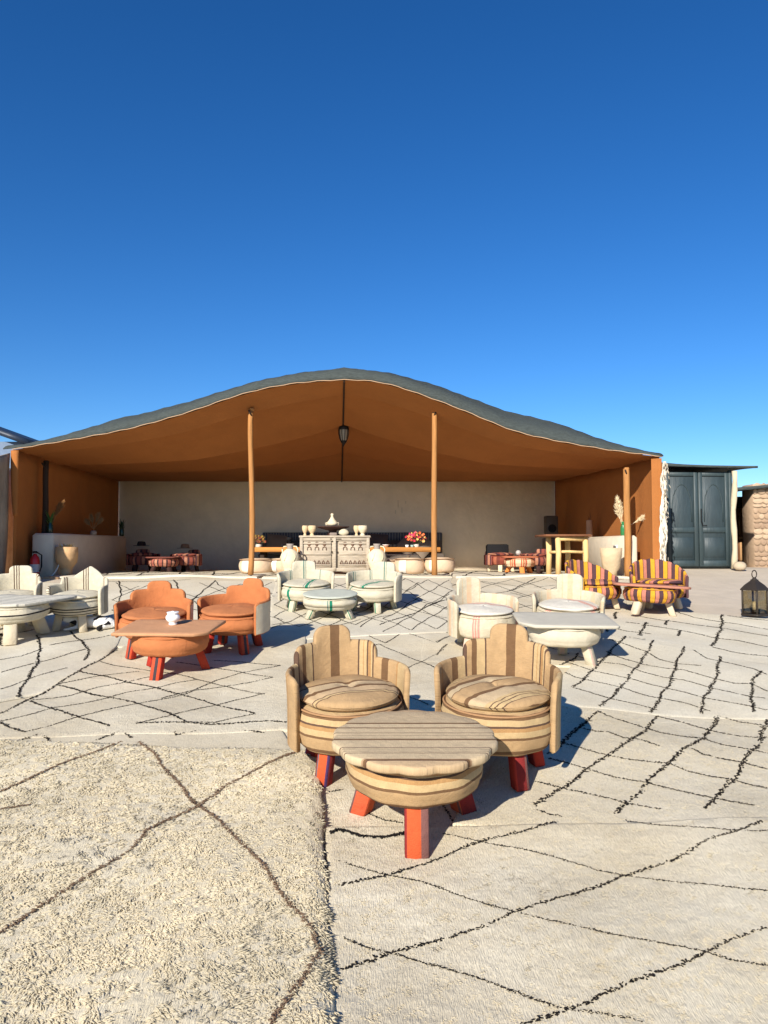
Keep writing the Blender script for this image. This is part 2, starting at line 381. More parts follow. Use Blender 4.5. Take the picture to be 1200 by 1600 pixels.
wool_c = rugmat('grey_ivory_rug', (220, 209, 185), (202, 189, 162))
wool_d = rugmat('pale_rug', (220, 211, 189), (206, 195, 171), bump=.45)
wool_u = rugmat('beige_flat_rug', (214, 202, 176), (198, 185, 158), bump=.35)
rug([(-700, 1740), (1750, 1740), (985, 901.5), (-20, 901.5)], 'plain beige flat rug lying under the other rugs of the terrace', -.012, .004, wool_u, .12)
def lat(q, n, m=None, skip=()):
    m = m or n; L = []; k = 0
    P = lambda u, v: tuple((q[0][i]*(1-u)+q[1][i]*u)*(1-v)+(q[3][i]*(1-u)+q[2][i]*u)*v for i in (0, 1))
    for a in range(-m, n):
        for sgn in (1, -1):
            pts = []
            for t in np.linspace(0, 1, 13):
                u = (a+t*m)/n; u = u if sgn > 0 else 1-u
                if 0 <= u <= 1: pts.append(P(u, t))
            k += 1
            if len(pts) > 2 and k not in skip: L.append(pts)
    return L
r_f = rug([(380, 1312), (835, 1290), (800, 948), (478, 985)], 'ivory diamond rug under the brown striped chairs in the middle of the terrace', -.002, .006, wool_b, .05,
    yarn=yarn_black, yw=.020,
    lines=Z(400, 950, .3, [(250,180),(240,260),(150,400),(110,500),(60,590)]),
    thin=Z(400, 950, .3, [(500,80),(560,50),(640,20)], [(540,130),(650,90),(740,55),(860,15)], [(670,185),(760,140),(880,90),(1000,45)], [(935,180),(1020,140)],
      [(770,335),(860,285),(920,245),(1000,190)], [(600,205),(640,190)], [(540,60),(640,90),(730,115)], [(550,130),(610,165),(670,185)], [(740,60),(820,75),(890,90),(1000,120)],
      [(760,125),(850,155),(935,180)], [(640,190),(740,230),(860,285),(980,340)], [(840,30),(920,45),(980,50)], [(770,455),(890,515)], [(150,420),(180,440)], [(0,605),(170,600)])
     + Z(500, 1090, .25, [(50,600),(130,580)], [(190,700),(300,720),(400,755),(520,775)], [(960,620),(1060,645),(1200,680)], [(1000,590),(1100,530),(1180,500)], [(740,660),(790,740),(830,790)]))
rug([(-160, 1018), (485, 1002), (445, 907), (-90, 911)], 'pale rug with long black lines behind the orange chairs', 0, .006, wool_d, .08, yarn=yarn_black, yw=.020,
    lines=Z(150, 890, .2917, [(120,55),(135,110),(110,210)], [(415,55),(435,100),(430,140)], [(510,175),(570,120),(640,60)], [(-160,190),(-60,170)], [(80,215),(120,240)]),
    thin=Z(150, 890, .2917, [(640,65),(690,105),(740,130)], [(520,170),(555,200)], [(230,60),(265,40)], [(870,85),(960,150)], [(910,165),(970,150)], [(140,120),(230,95)], [(0,66),(200,70),(400,68),(640,52)], [(880,90),(940,65)], [(900,240),(960,235),(1060,240)], [(940,280),(1020,270),(1120,275)], [(900,320),(1000,310),(1060,318)]) + lat([(170,960),(450,955),(440,912),(180,912)], 4, 2, (2, 5, 9)) + lat([(400,1000),(480,995),(470,950),(405,950)], 2, 3))
rug([(655, 1035), (962, 1045), (985, 903.5), (680, 903.5)], 'ivory rug with crossing black lines behind the cream chairs', .001, .006, wool_b, .07, yarn=yarn_black, yw=.020,
    lines=Z(680, 880, .2417, [(470,185),(560,145),(650,105)], [(1010,730),(1110,610),(1200,530)], [(1150,370),(1180,320)], [(1110,450),(1130,410)], [(780,690),(900,620),(960,560)]),
    thin=Z(680, 880, .2417, [(480,195),(600,225)], [(300,115),(470,145),(580,160)], [(640,160),(800,150)], [(0,380),(80,340)], [(40,430),(100,465)], [(0,515),(110,460)], [(0,590),(80,525)], [(740,550),(870,590)],
      [(900,620),(1020,650)], [(840,650),(1000,690),(1200,730)], [(1110,610),(1200,640)], [(100,70),(300,80)]) + lat([(685,958),(958,958),(975,905),(682,905)], 5, 3))
rug([(412, 1008), (725, 985), (705, 903), (430, 905)], 'ivory diamond rug under the green striped chairs', .007, .006, wool_d, .06, yarn=yarn_black, yw=.020,
    lines=Z(360, 760, .3167, [(740,690),(850,655),(930,620),(1040,575),(1090,560)]),
    thin=Z(360, 760, .3167, [(860,600),(930,625),(1060,655)], [(900,555),(1000,600),(1070,620)], [(960,610),(1080,540)], [(160,490),(250,460)], [(150,540),(220,550)], [(870,520),(930,480)], [(170,640),(260,660)], [(200,690),(300,670)],
      [(640,700),(700,660),(800,640)], [(540,690),(640,660)]) + lat([(600,990),(722,980),(702,906),(600,906)], 3, 4) + lat([(425,985),(600,975),(590,908),(432,908)], 4, 4))
rug([(-170, 1135), (140, 1068), (215, 958), (-120, 958)], 'ivory rug with wide black lines under the black striped chairs', .007, .006, wool_d, .06, yarn=yarn_black, yw=.022,
    lines=Z(0, 960, .3833, [(150,95),(170,130),(145,210),(110,280),(75,345)], [(290,75),(330,120),(355,150),(350,190)], [(0,90),(10,140)]),
    thin=Z(0, 960, .3833, [(0,245),(150,205),(350,150)], [(0,195),(80,180),(170,150)], [(0,310),(120,270),(270,225)], [(200,138),(300,120),(480,85)], [(0,100),(100,80),(160,60)], [(0,60),(60,50)]))
rug([(875, 1018), (1350, 1075), (1340, 977), (900, 948)], 'grey ivory rug reaching the bare ground beside the metal lantern', .006, .007, wool_d, .07, yarn=yarn_black, yw=.026,
    lines=Z(900, 930, .25, [(920,135),(905,200),(885,260),(860,330)], [(570,160),(565,200)], [(440,185),(400,240),(398,270)], [(650,232),(630,262)], [(255,110),(235,160)], [(210,200),(190,240)]),
    thin=Z(900, 930, .25, [(620,115),(740,150),(860,165),(1000,180),(1200,210)], [(380,135),(500,155),(650,175),(790,195),(940,215),(1080,240),(1200,260)], [(440,205),(560,220),(650,232),(740,248),(860,272),(1000,285),(1200,325)],
      [(850,335),(980,360),(1080,375),(1200,388)], [(950,140),(1060,155),(1200,165)], [(310,185),(430,200)], [(220,215),(330,240),(470,255)]))
rug([(700, 1292), (1480, 1315), (1360, 1112), (850, 1106)], 'grey ivory rug with broad black lines right of the front table', .010, .007, wool_c, .05, yarn=yarn_black, yw=.024,
    lines=Z(840, 930, .3, [(0,1115),(140,1020),(270,920),(360,850),(470,780),(560,710),(630,635)], [(400,1155),(490,1075),(570,1000),(670,910),(760,830),(850,750),(900,690),(930,630)],
      [(880,1145),(940,1075),(1030,985),(1060,890),(1120,810),(1160,740),(1200,655)], [(60,850),(150,760),(220,690),(270,655),(325,625)]),
    thin=Z(840, 930, .3, [(325,625),(420,660),(530,690),(650,725),(760,745),(850,755),(960,790),(1080,810),(1200,840)], [(630,635),(740,655),(860,685),(950,710),(1060,735),(1150,745),(1200,745)],
      [(220,705),(300,725),(370,730),(440,765),(530,775),(630,805)], [(80,780),(180,800),(280,830),(400,855),(520,875),(680,895),(780,935),(900,960),(1010,975),(1080,1000),(1200,1030)],
      [(60,870),(180,900),(290,930),(420,965),(550,990),(650,1020),(780,1050),(920,1080),(1010,1100),(1130,1125)], [(0,985),(140,1025),(250,1050),(370,1075),(480,1110),(630,1145)],
      [(0,1140),(60,1160),(120,1170)], [(800,820),(850,850),(950,870),(1060,885),(1200,920)], [(930,630),(1050,660),(1170,680)]))
r_c = RUGS[-1]
rug([(845, 1110), (1345, 1132), (1320, 1063), (925, 992)], 'pale rug of fine black lattice between the cream table and the lantern', .014, .007, wool_d, .05, yarn=yarn_black, yw=.022,
    lines=Z(840, 930, .3, [(180,490),(260,430),(340,360),(400,290),(460,235)], [(320,600),(380,545),(450,480),(510,400),(560,320),(630,235)], [(605,620),(640,530),(690,450),(730,370),(780,270)],
      [(850,620),(880,540),(920,460),(935,380),(955,330)], [(1115,620),(1120,540),(1130,450),(1160,410)]),
    thin=Z(840, 930, .3, [(460,235),(540,255),(640,250)], [(630,235),(680,265),(780,270)], [(370,255),(480,285),(560,310),(640,350),(740,375),(850,385)], [(355,305),(450,345),(560,375),(670,395),(760,405),(900,440),(1020,470),(1110,475),(1200,510)],
      [(210,335),(330,365),(440,375),(540,410),(660,435),(760,450),(900,490),(1000,515),(1100,545),(1190,555)], [(150,370),(290,410),(400,430),(510,450),(630,480),(760,515),(860,545),(960,565),(1080,590),(1190,615)],
      [(100,405),(200,440),(330,465),(440,490),(560,530),(660,550),(780,575),(900,610)], [(185,495),(300,530),(400,555),(520,580),(620,605)], [(800,300),(880,345),(1000,370),(1130,400),(1200,430)]))
rug([(-75, 1166), (452, 1141), (482, 985), (192, 1010)], 'ivory diamond lattice rug under the orange table', .014, .007, wool_b, .05, yarn=yarn_black, yw=.020,
    lines=Z(0, 960, .3833, [(475,150),(400,195),(320,245),(230,300),(120,360),(0,430)], [(560,462),(720,455),(870,455),(1000,445),(1090,440),(1180,445)],
      [(320,245),(430,270),(530,295),(640,315),(740,335),(880,375),(1030,410)], [(230,300),(340,330),(450,355),(560,380),(660,415),(760,450)], [(125,370),(220,405),(330,440),(440,475)], [(0,465),(50,485),(100,500)]),
    thin=Z(0, 960, .3833, [(410,195),(500,215),(640,245),(760,268),(880,295),(1000,315),(1080,330)], [(720,200),(900,235),(1000,255),(1110,270)], [(870,195),(1000,205),(1140,222)],
      [(100,500),(210,475),(330,440),(440,410),(560,385),(660,360),(760,330),(880,280),(980,255),(1140,222)], [(0,460),(120,430),(220,400),(330,380),(430,360),(520,335),(640,315),(720,295),(800,280)],
      [(560,465),(650,440),(740,410),(860,380),(960,350),(1080,330)], [(740,450),(880,450),(960,430),(1040,410)], [(130,365),(280,345),(400,310),(520,290),(640,265)], [(230,300),(380,270),(560,240)],
      [(660,360),(780,320),(900,305),(1000,290),(1110,270)]))
rug([(-120, 1200), (470, 1180), (440, 1138), (-60, 1158)], 'pale flat rug edge with black zigzag showing between the shaggy rug and the lattice rug', .010, .006, wool_u, .06, yarn=yarn_black, yw=.020, jit=.008,
    lines=Z(0, 960, .3833, [(0,550),(80,530),(165,505),(200,540)], [(400,525),(495,490),(545,510)], [(715,465),(712,500),(800,480),(880,458),(960,475),(1080,485)]))
r_b = rug([(512, 1745), (1760, 1745), (1360, 1283), (505, 1300)], 'ivory rug of large black diamonds in the right foreground', .016, .010, wool_b, .03, yarn=yarn_black, yw=.017,
    lines=Z(500, 1250, .5833, [(50,243),(175,215),(280,178),(430,125),(600,82),(720,55)], [(60,465),(170,425),(290,390),(420,350),(540,310),(650,270),(760,240),(850,205),(960,170),(1040,130),(1110,105),(1180,80)],
      [(560,600),(680,560),(790,520),(900,480),(1020,435),(1100,405),(1200,370)], [(300,720),(440,650),(560,600)]),
    thin=Z(500, 1250, .5833, [(720,55),(880,80),(1100,110),(1165,112),(1260,108)], [(50,185),(170,215),(270,235),(400,275),(520,310),(600,335),(720,360),(860,390),(1000,425),(1030,432),(1100,455),(1200,470)],
      [(330,105),(440,125),(540,140),(640,165),(740,190),(850,210),(950,228),(1060,242),(1200,265)], [(60,390),(130,412),(210,425),(300,455),(400,485),(520,525),(650,565),(780,590),(860,610)]), rough=.0015)
r_a = rug([(-560, 1745), (533, 1745), (497, 1180), (-130, 1166)], 'thick shaggy cream rug with brown crossing lines in the left foreground', .026, .030, wool_a, .022, yarn=yarn_brown, yw=.016, lift=.004, strand=.0065, edge=.06, jit=.008, rough=.0015,
    lines=Z(0, 1080, .4667, [(440,185),(520,250),(590,330),(660,415),(760,520),(870,650),(950,740),(1040,840),(1080,930),(1030,1030),(970,1110),(900,1200)],
      [(0,880),(100,810),(240,720),(340,650),(430,590),(490,520),(570,470),(660,425),(780,350),(900,285),(1000,235)]),
    thin=Z(0, 1080, .4667, [(440,185),(300,245),(180,300),(0,378)], [(0,440),(100,425)]))
pile(r_a, 44000, .023, .0068, 1.45, tuftmat('cream_wool', [(230, 218, 190), (223, 210, 180), (234, 223, 197), (219, 206, 177), (226, 214, 186)]), 5.2, spread=.5, clump=1)
pile(r_b, 18000, .012, .0045, 1.32, tuftmat('ivory_wool', [(214, 203, 178), (206, 194, 168), (218, 208, 185), (210, 199, 173)]), 3.9)
pile(r_c, 11000, .012, .006, 1.3, MATS['ivory_wool'], 5.6, 3.0)
pile(r_f, 5500, .012, .006, 1.3, MATS['ivory_wool'], 5.2, 3.0)
# tent floor rugs
def trug(x0, x1, y0, y1, label, mat, lines, th):
    rug([(x0, y0), (x1, y0), (x1, y1), (x0, y1)], label, .002, th, mat, .09, lines=lines, yarn=yarn_black, yw=.022, world=True, group='rugs on the tent floor', jit=.03)
def zig(x0, x1, y0, y1, n):
    L = []
    for k in range(n):
        a = x0+(x1-x0)*k/n; b = x0+(x1-x0)*(k+1)/n; L += [[(a, y0), (b, y1)], [(a, y1), (b, y0)]]
    return L
trug(-5.0, -1.9, YF-.02, 14.2, 'cream rug along the left front edge of the tent', wool_d, zig(-4.9, -2, YF+.1, 14.1, 5), .02)
trug(-1.85, 1.05, YF-.05, 13.9, 'ivory rug at the tent front before the carved cabinet', wool_b, zig(-1.8, 1, YF+.1, 13.8, 6), .02)
trug(1.1, 3.68, YF+.02, 14.6, 'ivory rug at the tent front under the log table', wool_d, zig(1.2, 3.6, YF+.1, 14.5, 4), .02)
trug(-5.3, 3.6, 14.3, 16.5, 'plain beige rug at the back of the tent', wool_u, [], .02)
# black knotted fringe of the rug under the front table
fr = tag(bpy.data.objects.new('rug_fringe', None), 'black knotted fringe lying beside the front table leg', 'fringe')
V1 = np.array([gp(a, b) for a, b in [(516,1308),(530,1303),(545,1306),(560,1311),(580,1313),(605,1312),(622,1308),(640,1304)]]); 
tt = np.linspace(0, 1, 260); sx = np.interp(tt, np.linspace(0, 1, 8), V1[:, 0]); sy = np.interp(tt, np.linspace(0, 1, 8), V1[:, 1])
a, b = tufts(sx, sy, gz(sx, sy)+wave(sx, sy)+.024, .03, .012, 1.25, np.full(260, -1.5)+rng.normal(0, .25, 260))
o = np_obj('rug_fringe', a, b, yarn_black, None); del o['kind']; bpy.data.objects.remove(fr)
tag(o, 'black knotted fringe lying beside the front table leg', 'fringe')

# ------------------------------------------------------------------ tent
M_can = plain('brown_canvas', (158, 99, 50), .9, .25, 25, .10, 2.0)
M_roof = plain('grey_woven_roof', (72, 78, 75), .9, .8, 40, .35, 14, stretch=(1, 5, 5))
M_trim = plain('pale_rope', (178, 146, 116), .9, .3)
M_pole = plain('golden_pole_wood', (168, 117, 66), .75, .4, 8, .25, 6, stretch=(6, 6, .5))
M_dark = plain('dark_stained_wood', (52, 40, 32), .8, .3)
tent = thing('tent', (0, 0, 0), 'large brown canvas tent with open front under a wavy dark woven roof', 'tent')
FE = [(20,703),(100,690),(200,672),(290,647),(380,615),(450,600),(540,593),(600,597),(680,625),(740,648),(800,675),(870,690),(950,704),(1034,714)]
fx = np.array([at(a, b, YF).x for a, b in FE]); fzv = np.array([at(a, b, YF).z for a, b in FE])
NX = 96; sx = np.linspace(0, 1, NX+1); XF = fx[0]+(fx[-1]-fx[0])*sx; ZFR = np.interp(XF, fx, fzv)
for _ in range(10): ZFR[1:-1] = .25*ZFR[:-2]+.5*ZFR[1:-1]+.25*ZFR[2:]
XBL, XBR = at(186, 752, YB).x, at(868, 752, YB).x; ZBT = at(500, 752, YB).z
XR = at(540, 593, YF).x
def ceil(i, v):
    x0 = XF[i]; s = (x0-XF[0])/(XF[-1]-XF[0]); x = x0*(1-v)+(XBL+(XBR-XBL)*s)*v; y = YF+(YB-YF)*v
    # cross-section: bell at the front, pitched further in
    sr = (XR-XF[0])/(XF[-1]-XF[0]); q = (s/sr) if s < sr else (1-s)/(1-sr)
    zf = ZFR[i]; ze = (ZFR[0] if s < sr else ZFR[-1]); zp = ze+(ZFR.max()-ze)*(q**1.25)
    k = min(1, v*2.2); zc = zf*(1-k)+zp*k
    z = zc*(1-v)+ZBT*v
    for a, b in ((-.03, .09), (.09, .33), (.33, .62), (.62, 1.001)):
        if a <= v < b: z -= .36*((v-a)/(b-a))**2.0*(1-.97*v)*min(1, q*1.8+.12)*(.35 if a < 0 else 1)*(1-.85*q**6)
    return x, y, z
VS = [0, .02, .05, .08, .0895, .0905, .11, .14, .18, .22, .26, .30, .3295, .3305, .35, .38, .42, .46, .50, .54, .58, .6195, .6205, .64, .68, .74, .80, .86, .92, .97, 1]
m = MB(); 
for v in VS:
    for i in range(NX+1): m.v.append(ceil(i, v)); m.uv.append((0, 0))
for j in range(len(VS)-1):
    for i in range(NX): a = j*(NX+1)+i; m.f.append((a, a+NX+1, a+NX+2, a+1))
m.build('ceiling', M_can, tent, False)
m = MB()
RV = [0, .004, .012, .025, .045, .07, .1, .15, .22, .3, .4, .5, .65, .8, .9, 1.0]
for v in RV:
    for i in range(NX+1):
        x, y, z = ceil(i, v); e = min(1, min(i, NX-i)/14); bell = (ZFR[i]-ZFR.min())/(ZFR.max()-ZFR.min()); rt = max(0, min(1, (i/NX-.54)*9))*max(0, min(1, (.97-i/NX)*7)); up = .02+(.11+.20*e+.09*bell+.07*rt)*math.sqrt(min(1, v/.09))*(1-.5*max(0, v-.1))
        z += up+.006*math.sin(i*2.3+v*40)+.004*math.sin(i*.9+v*9)
        if v == 1: y += .25; z -= .1
        m.v.append((x+(-.14 if i == 0 else .02 if i == NX else 0), y-.02*(v == 0), z)); m.uv.append((0, 0))
for j in range(len(RV)-1):
    for i in range(NX): a = j*(NX+1)+i; m.f.append((a, a+1, a+NX+2, a+NX+1))
# thickness at the front lip
o = m.build('roof', M_roof, tent); sol = o.modifiers.new('thickness', 'SOLIDIFY'); sol.thickness = .015; sol.offset = -1
m = MB(); m.tube([(XF[i], YF-.022, ZFR[i]+.004+.006*math.sin(i*1.7)) for i in range(NX+1)], .007, 6); m.build('edge_rope', M_trim, tent)
m = MB(); m.tube([(lambda c: (c[0], c[1], c[2]-.01))(ceil(int(round(NX*(XR-XF[0])/(XF[-1]-XF[0]))), v)) for v in VS], .013, 6); m.build('ridge_strap', M_dark, tent)
def wall_panel(name, p0, p1, zb0, zb1, zt0, zt1, mat, folds=10, amp=.015, n=40):
    d = Vector((p1[0]-p0[0], p1[1]-p0[1])); nrm = Vector((-d.y, d.x)).normalized()
    m = MB()
    def fn(a, b):
        off = amp*math.sin(a*folds*6.28+1.2*math.sin(b*2))*math.sin(a*9)*(.4+.6*(1-b))
        x, y = p0[0]+d.x*a+nrm.x*off, p0[1]+d.y*a+nrm.y*off
        zb, zt = zb0+(zb1-zb0)*a, zt0+(zt1-zt0)*a
        return (x, y, zb+(zt-zb)*b), (a*d.length, b)
    m.grid(n, 10, fn); o = m.build(name, mat, tent); s = o.modifiers.new('thickness', 'SOLIDIFY'); s.thickness = .012; return o
xl, xr = at(24, 703, YF).x, at(1031, 714, YF).x
wall_panel('side_wall', (xl, YF+.02), (XBL, YB), ZF-.05, ZF-.1, ZFR[0]+.0, ZBT+.05, M_can)
wall_panel('side_wall', (xr, YF+.02), (XBR, YB), ZF-.05, ZF-.1, ZFR[-1]-.01, ZBT+.05, M_can)
# front flaps either side of the opening
m = MB(); hz = [at(20, 704, YF).z, at(22, 760, YF).z, at(25.5, 806, YF).z]
m.grid(3, 16, lambda a, b: ((lambda zz, wd: (xl-.055*(1-a)*wd+.06*a, YF-.01-.02*math.sin(a*3), zz))(hz[0]+(hz[2]-hz[0])*b, 1-b**2.2), (a, b)))
o = m.build('front_hem', M_can, tent); o.modifiers.new('thickness', 'SOLIDIFY').thickness = .01
wall_panel('front_flap', (at(1012, 800, YF+.05).x+.06, YF+.03), (xr+.02, YF-.02), ZF-.02, ZF-.02, ZFR[-3]-.05, ZFR[-1]-.02, M_can, 2, .012, 16)
# outer hem of the side flap, hanging in the sun
# front poles with short brackets
def pole(px, ptop, pbase, Y, mat, wdt, bend, label):
    b = at(px, pbase, Y); t = at(px, ptop, Y); r = wdt/2
    po = thing('tent_pole', (b.x, b.y, float(gz(b.x, b.y))+.0), label, 'pole', group='poles holding up the tent front')
    h = t.z-float(gz(b.x, b.y)); m = MB()
    m.tube([(bend*math.sin(k/14*5.2)*.02, .01*math.sin(k*.9), h*k/14) for k in range(15)], lambda a: r*(1.08-.12*a+.03*math.sin(a*23)), 10)
    m.build('shaft', mat, po)
    m = MB(); m.box((0, 0, h), (.07, .07, .05), bev=.01); m.build('socket', mat, po)
    m = MB(); m.tube([(0, -.03, h-.10), (-.04*(1 if bend > 0 else -1), -.07, h-.02)], .014, 6); m.build('brace', M_dark, po)
pole(391.5, 640, 900, YF+.36, M_pole, .082, 1, 'bent golden wooden pole left of the carved cabinet')
pole(679, 640, 902, YF+.36, M_pole, .085, -.3, 'straight golden wooden pole right of the carved cabinet')
pole(69, 722, 880, YF+.80, M_dark, .09, .1, 'dark pole standing at the left side of the tent')
pole(981, 733, 880, YF+.25, M_pole, .10, .2, 'short golden pole standing on the right end of the tent')
# back wall
M_plaster = plain('beige_plaster', (232, 216, 188), .92, .35, 12, .10, 2.5)
wl_o = thing('back_wall', (0, YB, 0), 'long beige plaster wall closing the back of the tent', 'wall')
m = MB(); m.box(((XBL+XBR)/2, .1, (ZF-.25+ZBT)/2+.05), (XBR-XBL+.1, .18, ZBT-ZF+.35), bev=.02); m.build('plaster_face', M_plaster, wl_o)
m = MB(); m.box(((XBL+XBR)/2, -.02, ZBT+.03), (XBR-XBL+.05, .06, .05), bev=.01); m.build('top_batten', M_dark, wl_o)
# gap of plaster scars on the wall
m = MB()
for a, b, l in ((622,787,.16),(628,797,.12),(634,785,.06),(618,800,.08)):
    p = at(a, b, YB); m.box((p.x, -.0, p.z), (.012, .02, l), bev=.002)
m.build('plaster_scar', plain('pale_scar', (200, 188, 168)), wl_o)

# side counters
M_counter = plain('cream_plaster', (208, 196, 174), .92, .4, 10, .10, 3)
def counter(x0, x1, y0, y1, ztop, label):
    zb = float(gz((x0+x1)/2, y0))-.1; o = thing('counter', ((x0+x1)/2, (y0+y1)/2, zb), label, 'counter', group='plaster counters at the tent sides')
    m = MB(); m.box((0, 0, (ztop-zb)/2), (x1-x0, y1-y0, ztop-zb), bev=.035)
    m.build('plaster_body', M_counter, o); return o, zb
CLX, CRX = at(84, 833, 11.85).x, at(975, 837, 11.7).x
zc1 = at(84, 833, 11.85).z; zc2 = at(975, 836.5, 11.7).z
cL, zbL = counter(at(50, 833, 11.85).x, CLX, 11.85, 15.2, zc1, 'low plaster counter along the left tent wall in shade')
cR, zbR = counter(CRX, at(996, 837, 11.7).x, 11.7, 14.2, zc2, 'low sunlit plaster counter along the right tent wall')
def outlet(px, py, Y, x, par, base, sgn):
    p = at(px, py, Y); q = thing('power_outlet', (x, p.y, p.z), 'white double power outlet on the %s plaster counter' % ('left' if sgn > 0 else 'right'), 'outlet', group='power outlets on the counters')
    m = MB(); m.box((0, 0, 0), (.02, .16, .09), bev=.004); m.build('plate', plain('white_plastic', (225, 225, 220), .4, 0), q)
    for s in (-1, 1):
        m = MB(); m.box((sgn*.012, s*.035, 0), (.012, .045, .055), bev=.004); m.build('socket', plain('black_plastic', (25, 25, 28), .45, 0), q)
outlet(88, 855, 12.2, CLX+.012, cL, zbL, 1); outlet(962, 856, 12.1, CRX-.012, cR, zbR, -1)

# white shaggy rug hanging on the right corner of the tent
hx = at(1036, 800, YF).x
tent_fl = thing('hanging_fleece', (hx+.01, YF-.06, ZF), 'white shaggy strip of rug hanging on the right corner of the tent', 'rug')
m = MB(); zt, zbm = at(1036, 722, YF).z-ZF, at(1030, 880, YF).z-ZF
def fl(a, b):
    z = zbm+(zt-zbm)*b; wd = .052+.010*math.sin(b*7)+.006*math.sin(b*23+1)+.004*math.sin(b*61); lean = -.05*(1-b)
    return ((a-.5)*2*wd*(.6+.4*math.sin(b*3+.4))+lean, -.03*math.cos((a-.5)*3)-.006*math.sin(b*19+a*9)-.008*math.sin(a*14+b*3), z), (a, b)
m.grid(8, 60, fl); o = m.build('fleece', plain('white_fleece', (226, 216, 196), .95, 1.0, 45, .2, 20), tent_fl); o.modifiers.new('thickness', 'SOLIDIFY').thickness = .03
n = 110; b = rng.random(n); a = rng.random(n); wd = .045+.02*np.sin(b*17)
V, Fc = tufts((a-.5)*2*wd-.05*(1-b), np.full(n, -.05), zbm+(zt-zbm)*b, .06, .016, 2.9, rng.uniform(-2.4, -.7, n)); V[:, 2] -= np.repeat(rng.uniform(0, .01, n), 7)
np_obj('fleece_lock', V, Fc, tuftmat('fleece_wool', [(232, 222, 204), (214, 202, 180), (198, 184, 160)]), tent_fl)

# grey woven sheet stretched outside the left corner of the tent
sh = thing('side_sheet', (at(18, 800, YF).x, YF, ZF), 'grey brown woven sheet sloping down outside the left corner of the tent', 'tent sheet')
m = MB(); 
def fs(a, b):
    y = .0-2.6*a; top = (at(18, 708, YF).z-ZF)*(1-.16*a)-.10*a
    return (-.04-.30*a-.22*(1-b)*(.3+a)+.02*math.sin(a*20+b*5), y, -.05-.27*a+(top+.05+.0*a)*b), (y, b)
m.grid(30, 12, fs); o = m.build('sheet', plain('grey_goat_hair', (150, 138, 122), .95, .8, 30, .35, 8, stretch=(1, 1, .3)), sh); o.modifiers.new('thickness', 'SOLIDIFY').thickness = .02

# lantern hanging from the ridge
p = at(537, 678, 13.2)
hl = thing('hanging_lantern', p, 'oval dark metal lantern hanging under the tent ridge', 'lantern')
m = MB(); m.lathe([(.01, .20), (.05, .19), (.085, .14), (.095, .08), (.09, .07)], 16); m.build('cap', plain('dark_iron', (40, 36, 34), .5, .2, metal=.6), hl)
m = MB(); m.lathe([(.082, .08), (.082, .02), (.065, -.08), (.045, -.13)], 16); m.build('glass_body', plain('frosted_glass', (150, 140, 125), .3, 0), hl)
for k in range(10):
    t = k/10*6.283; m = MB(); m.tube([(r*math.cos(t), r*math.sin(t), z) for r, z in ((.09, .08), (.09, .02), (.072, -.08), (.05, -.13))], .006, 5); m.build('rib', MATS['dark_iron'], hl)
m = MB(); m.lathe([(.05, -.12), (.055, -.14), (.03, -.17), (.012, -.20), (.005, -.22)], 12); m.build('finial', MATS['dark_iron'], hl)
zr = ceil(int(round(NX*(XR-XF[0])/(XF[-1]-XF[0]))), (13.2-YF)/(YB-YF))[2]
m = MB(); m.tube([(0, 0, .19), (0, 0, zr-p.z-.01)], .008, 5); m.build('chain', MATS['dark_iron'], hl)

# ------------------------------------------------------------------ upholstered tyre furniture
TAN_, LIGHT, BROWN, DKB, MUST, PALE = (172, 141, 102), (183, 156, 114), (110, 82, 56), (90, 68, 54), (166, 128, 84), (188, 168, 134)
br_back = [(.10, TAN_), (.016, MUST), (.10, TAN_), (.045, BROWN), (.05, LIGHT), (.012, DKB), (.03, TAN_), (.026, BROWN), (.045, LIGHT), (.009, DKB), (.105, TAN_), (.046, BROWN), (.1, TAN_), (.008, DKB), (.02, LIGHT), (.007, MUST), (.016, LIGHT), (.008, DKB), (.016, MUST), (.007, LIGHT), (.009, DKB), (.05, TAN_), (.045, BROWN), (.07, TAN_), (.012, MUST), (.1, LIGHT)]
br_drum = [(.03, TAN_), (.012, BROWN), (.03, LIGHT), (.018, MUST), (.009, DKB), (.03, LIGHT), (.026, BROWN), (.012, TAN_), (.034, LIGHT), (.008, DKB), (.05, TAN_), (.02, BROWN), (.03, TAN_)]
br_cush = [(.105, TAN_), (.006, DKB), (.014, LIGHT), (.006, DKB), (.055, (184, 156, 120)), (.03, BROWN), (.07, (182, 158, 124)), (.016, BROWN), (.22, TAN_)]
br_cus2 = [(.06, TAN_), (.026, BROWN), (.075, (184, 160, 126)), (.016, LIGHT), (.005, DKB), (.014, LIGHT), (.005, DKB), (.018, LIGHT), (.005, DKB), (.04, TAN_), (.042, BROWN), (.05, (184, 162, 128)), (.008, BROWN), (.04, TAN_)]
TP = (192, 170, 136)
br_top = [(.075, (186, 158, 122)), (.005, DKB), (.012, BROWN), (.006, (160, 130, 100)), (.060, TP), (.004, DKB), (.016, TP), (.005, DKB), (.020, TP), (.004, DKB), (.014, TP), (.005, DKB), (.085, TP), (.017, BROWN), (.004, TP), (.004, DKB), (.032, TP), (.004, DKB), (.030, TP), (.006, DKB), (.055, TP), (.012, BROWN), (.05, TP), (.016, BROWN), (.16, (182, 160, 128))]
OR, RD, PU, MU = (192, 84, 46), (130, 40, 38), (70, 46, 86), (118, 80, 74)
leg_or = [(.064, RD), (.006, (90, 104, 110)), (.05, OR), (.018, PU), (.06, RD), (.07, (200, 76, 40)), (.012, PU)]
leg_tb = [(.086, RD), (.058, OR), (.042, MU), (.085, (206, 90, 56)), (.06, OR), (.03, MU)]  # muted brown band beside the orange paints shade on the outer face
leg_re = [(.066, (164, 52, 38)), (.05, RD), (.026, MU), (.06, (176, 60, 42)), (.075, RD)]
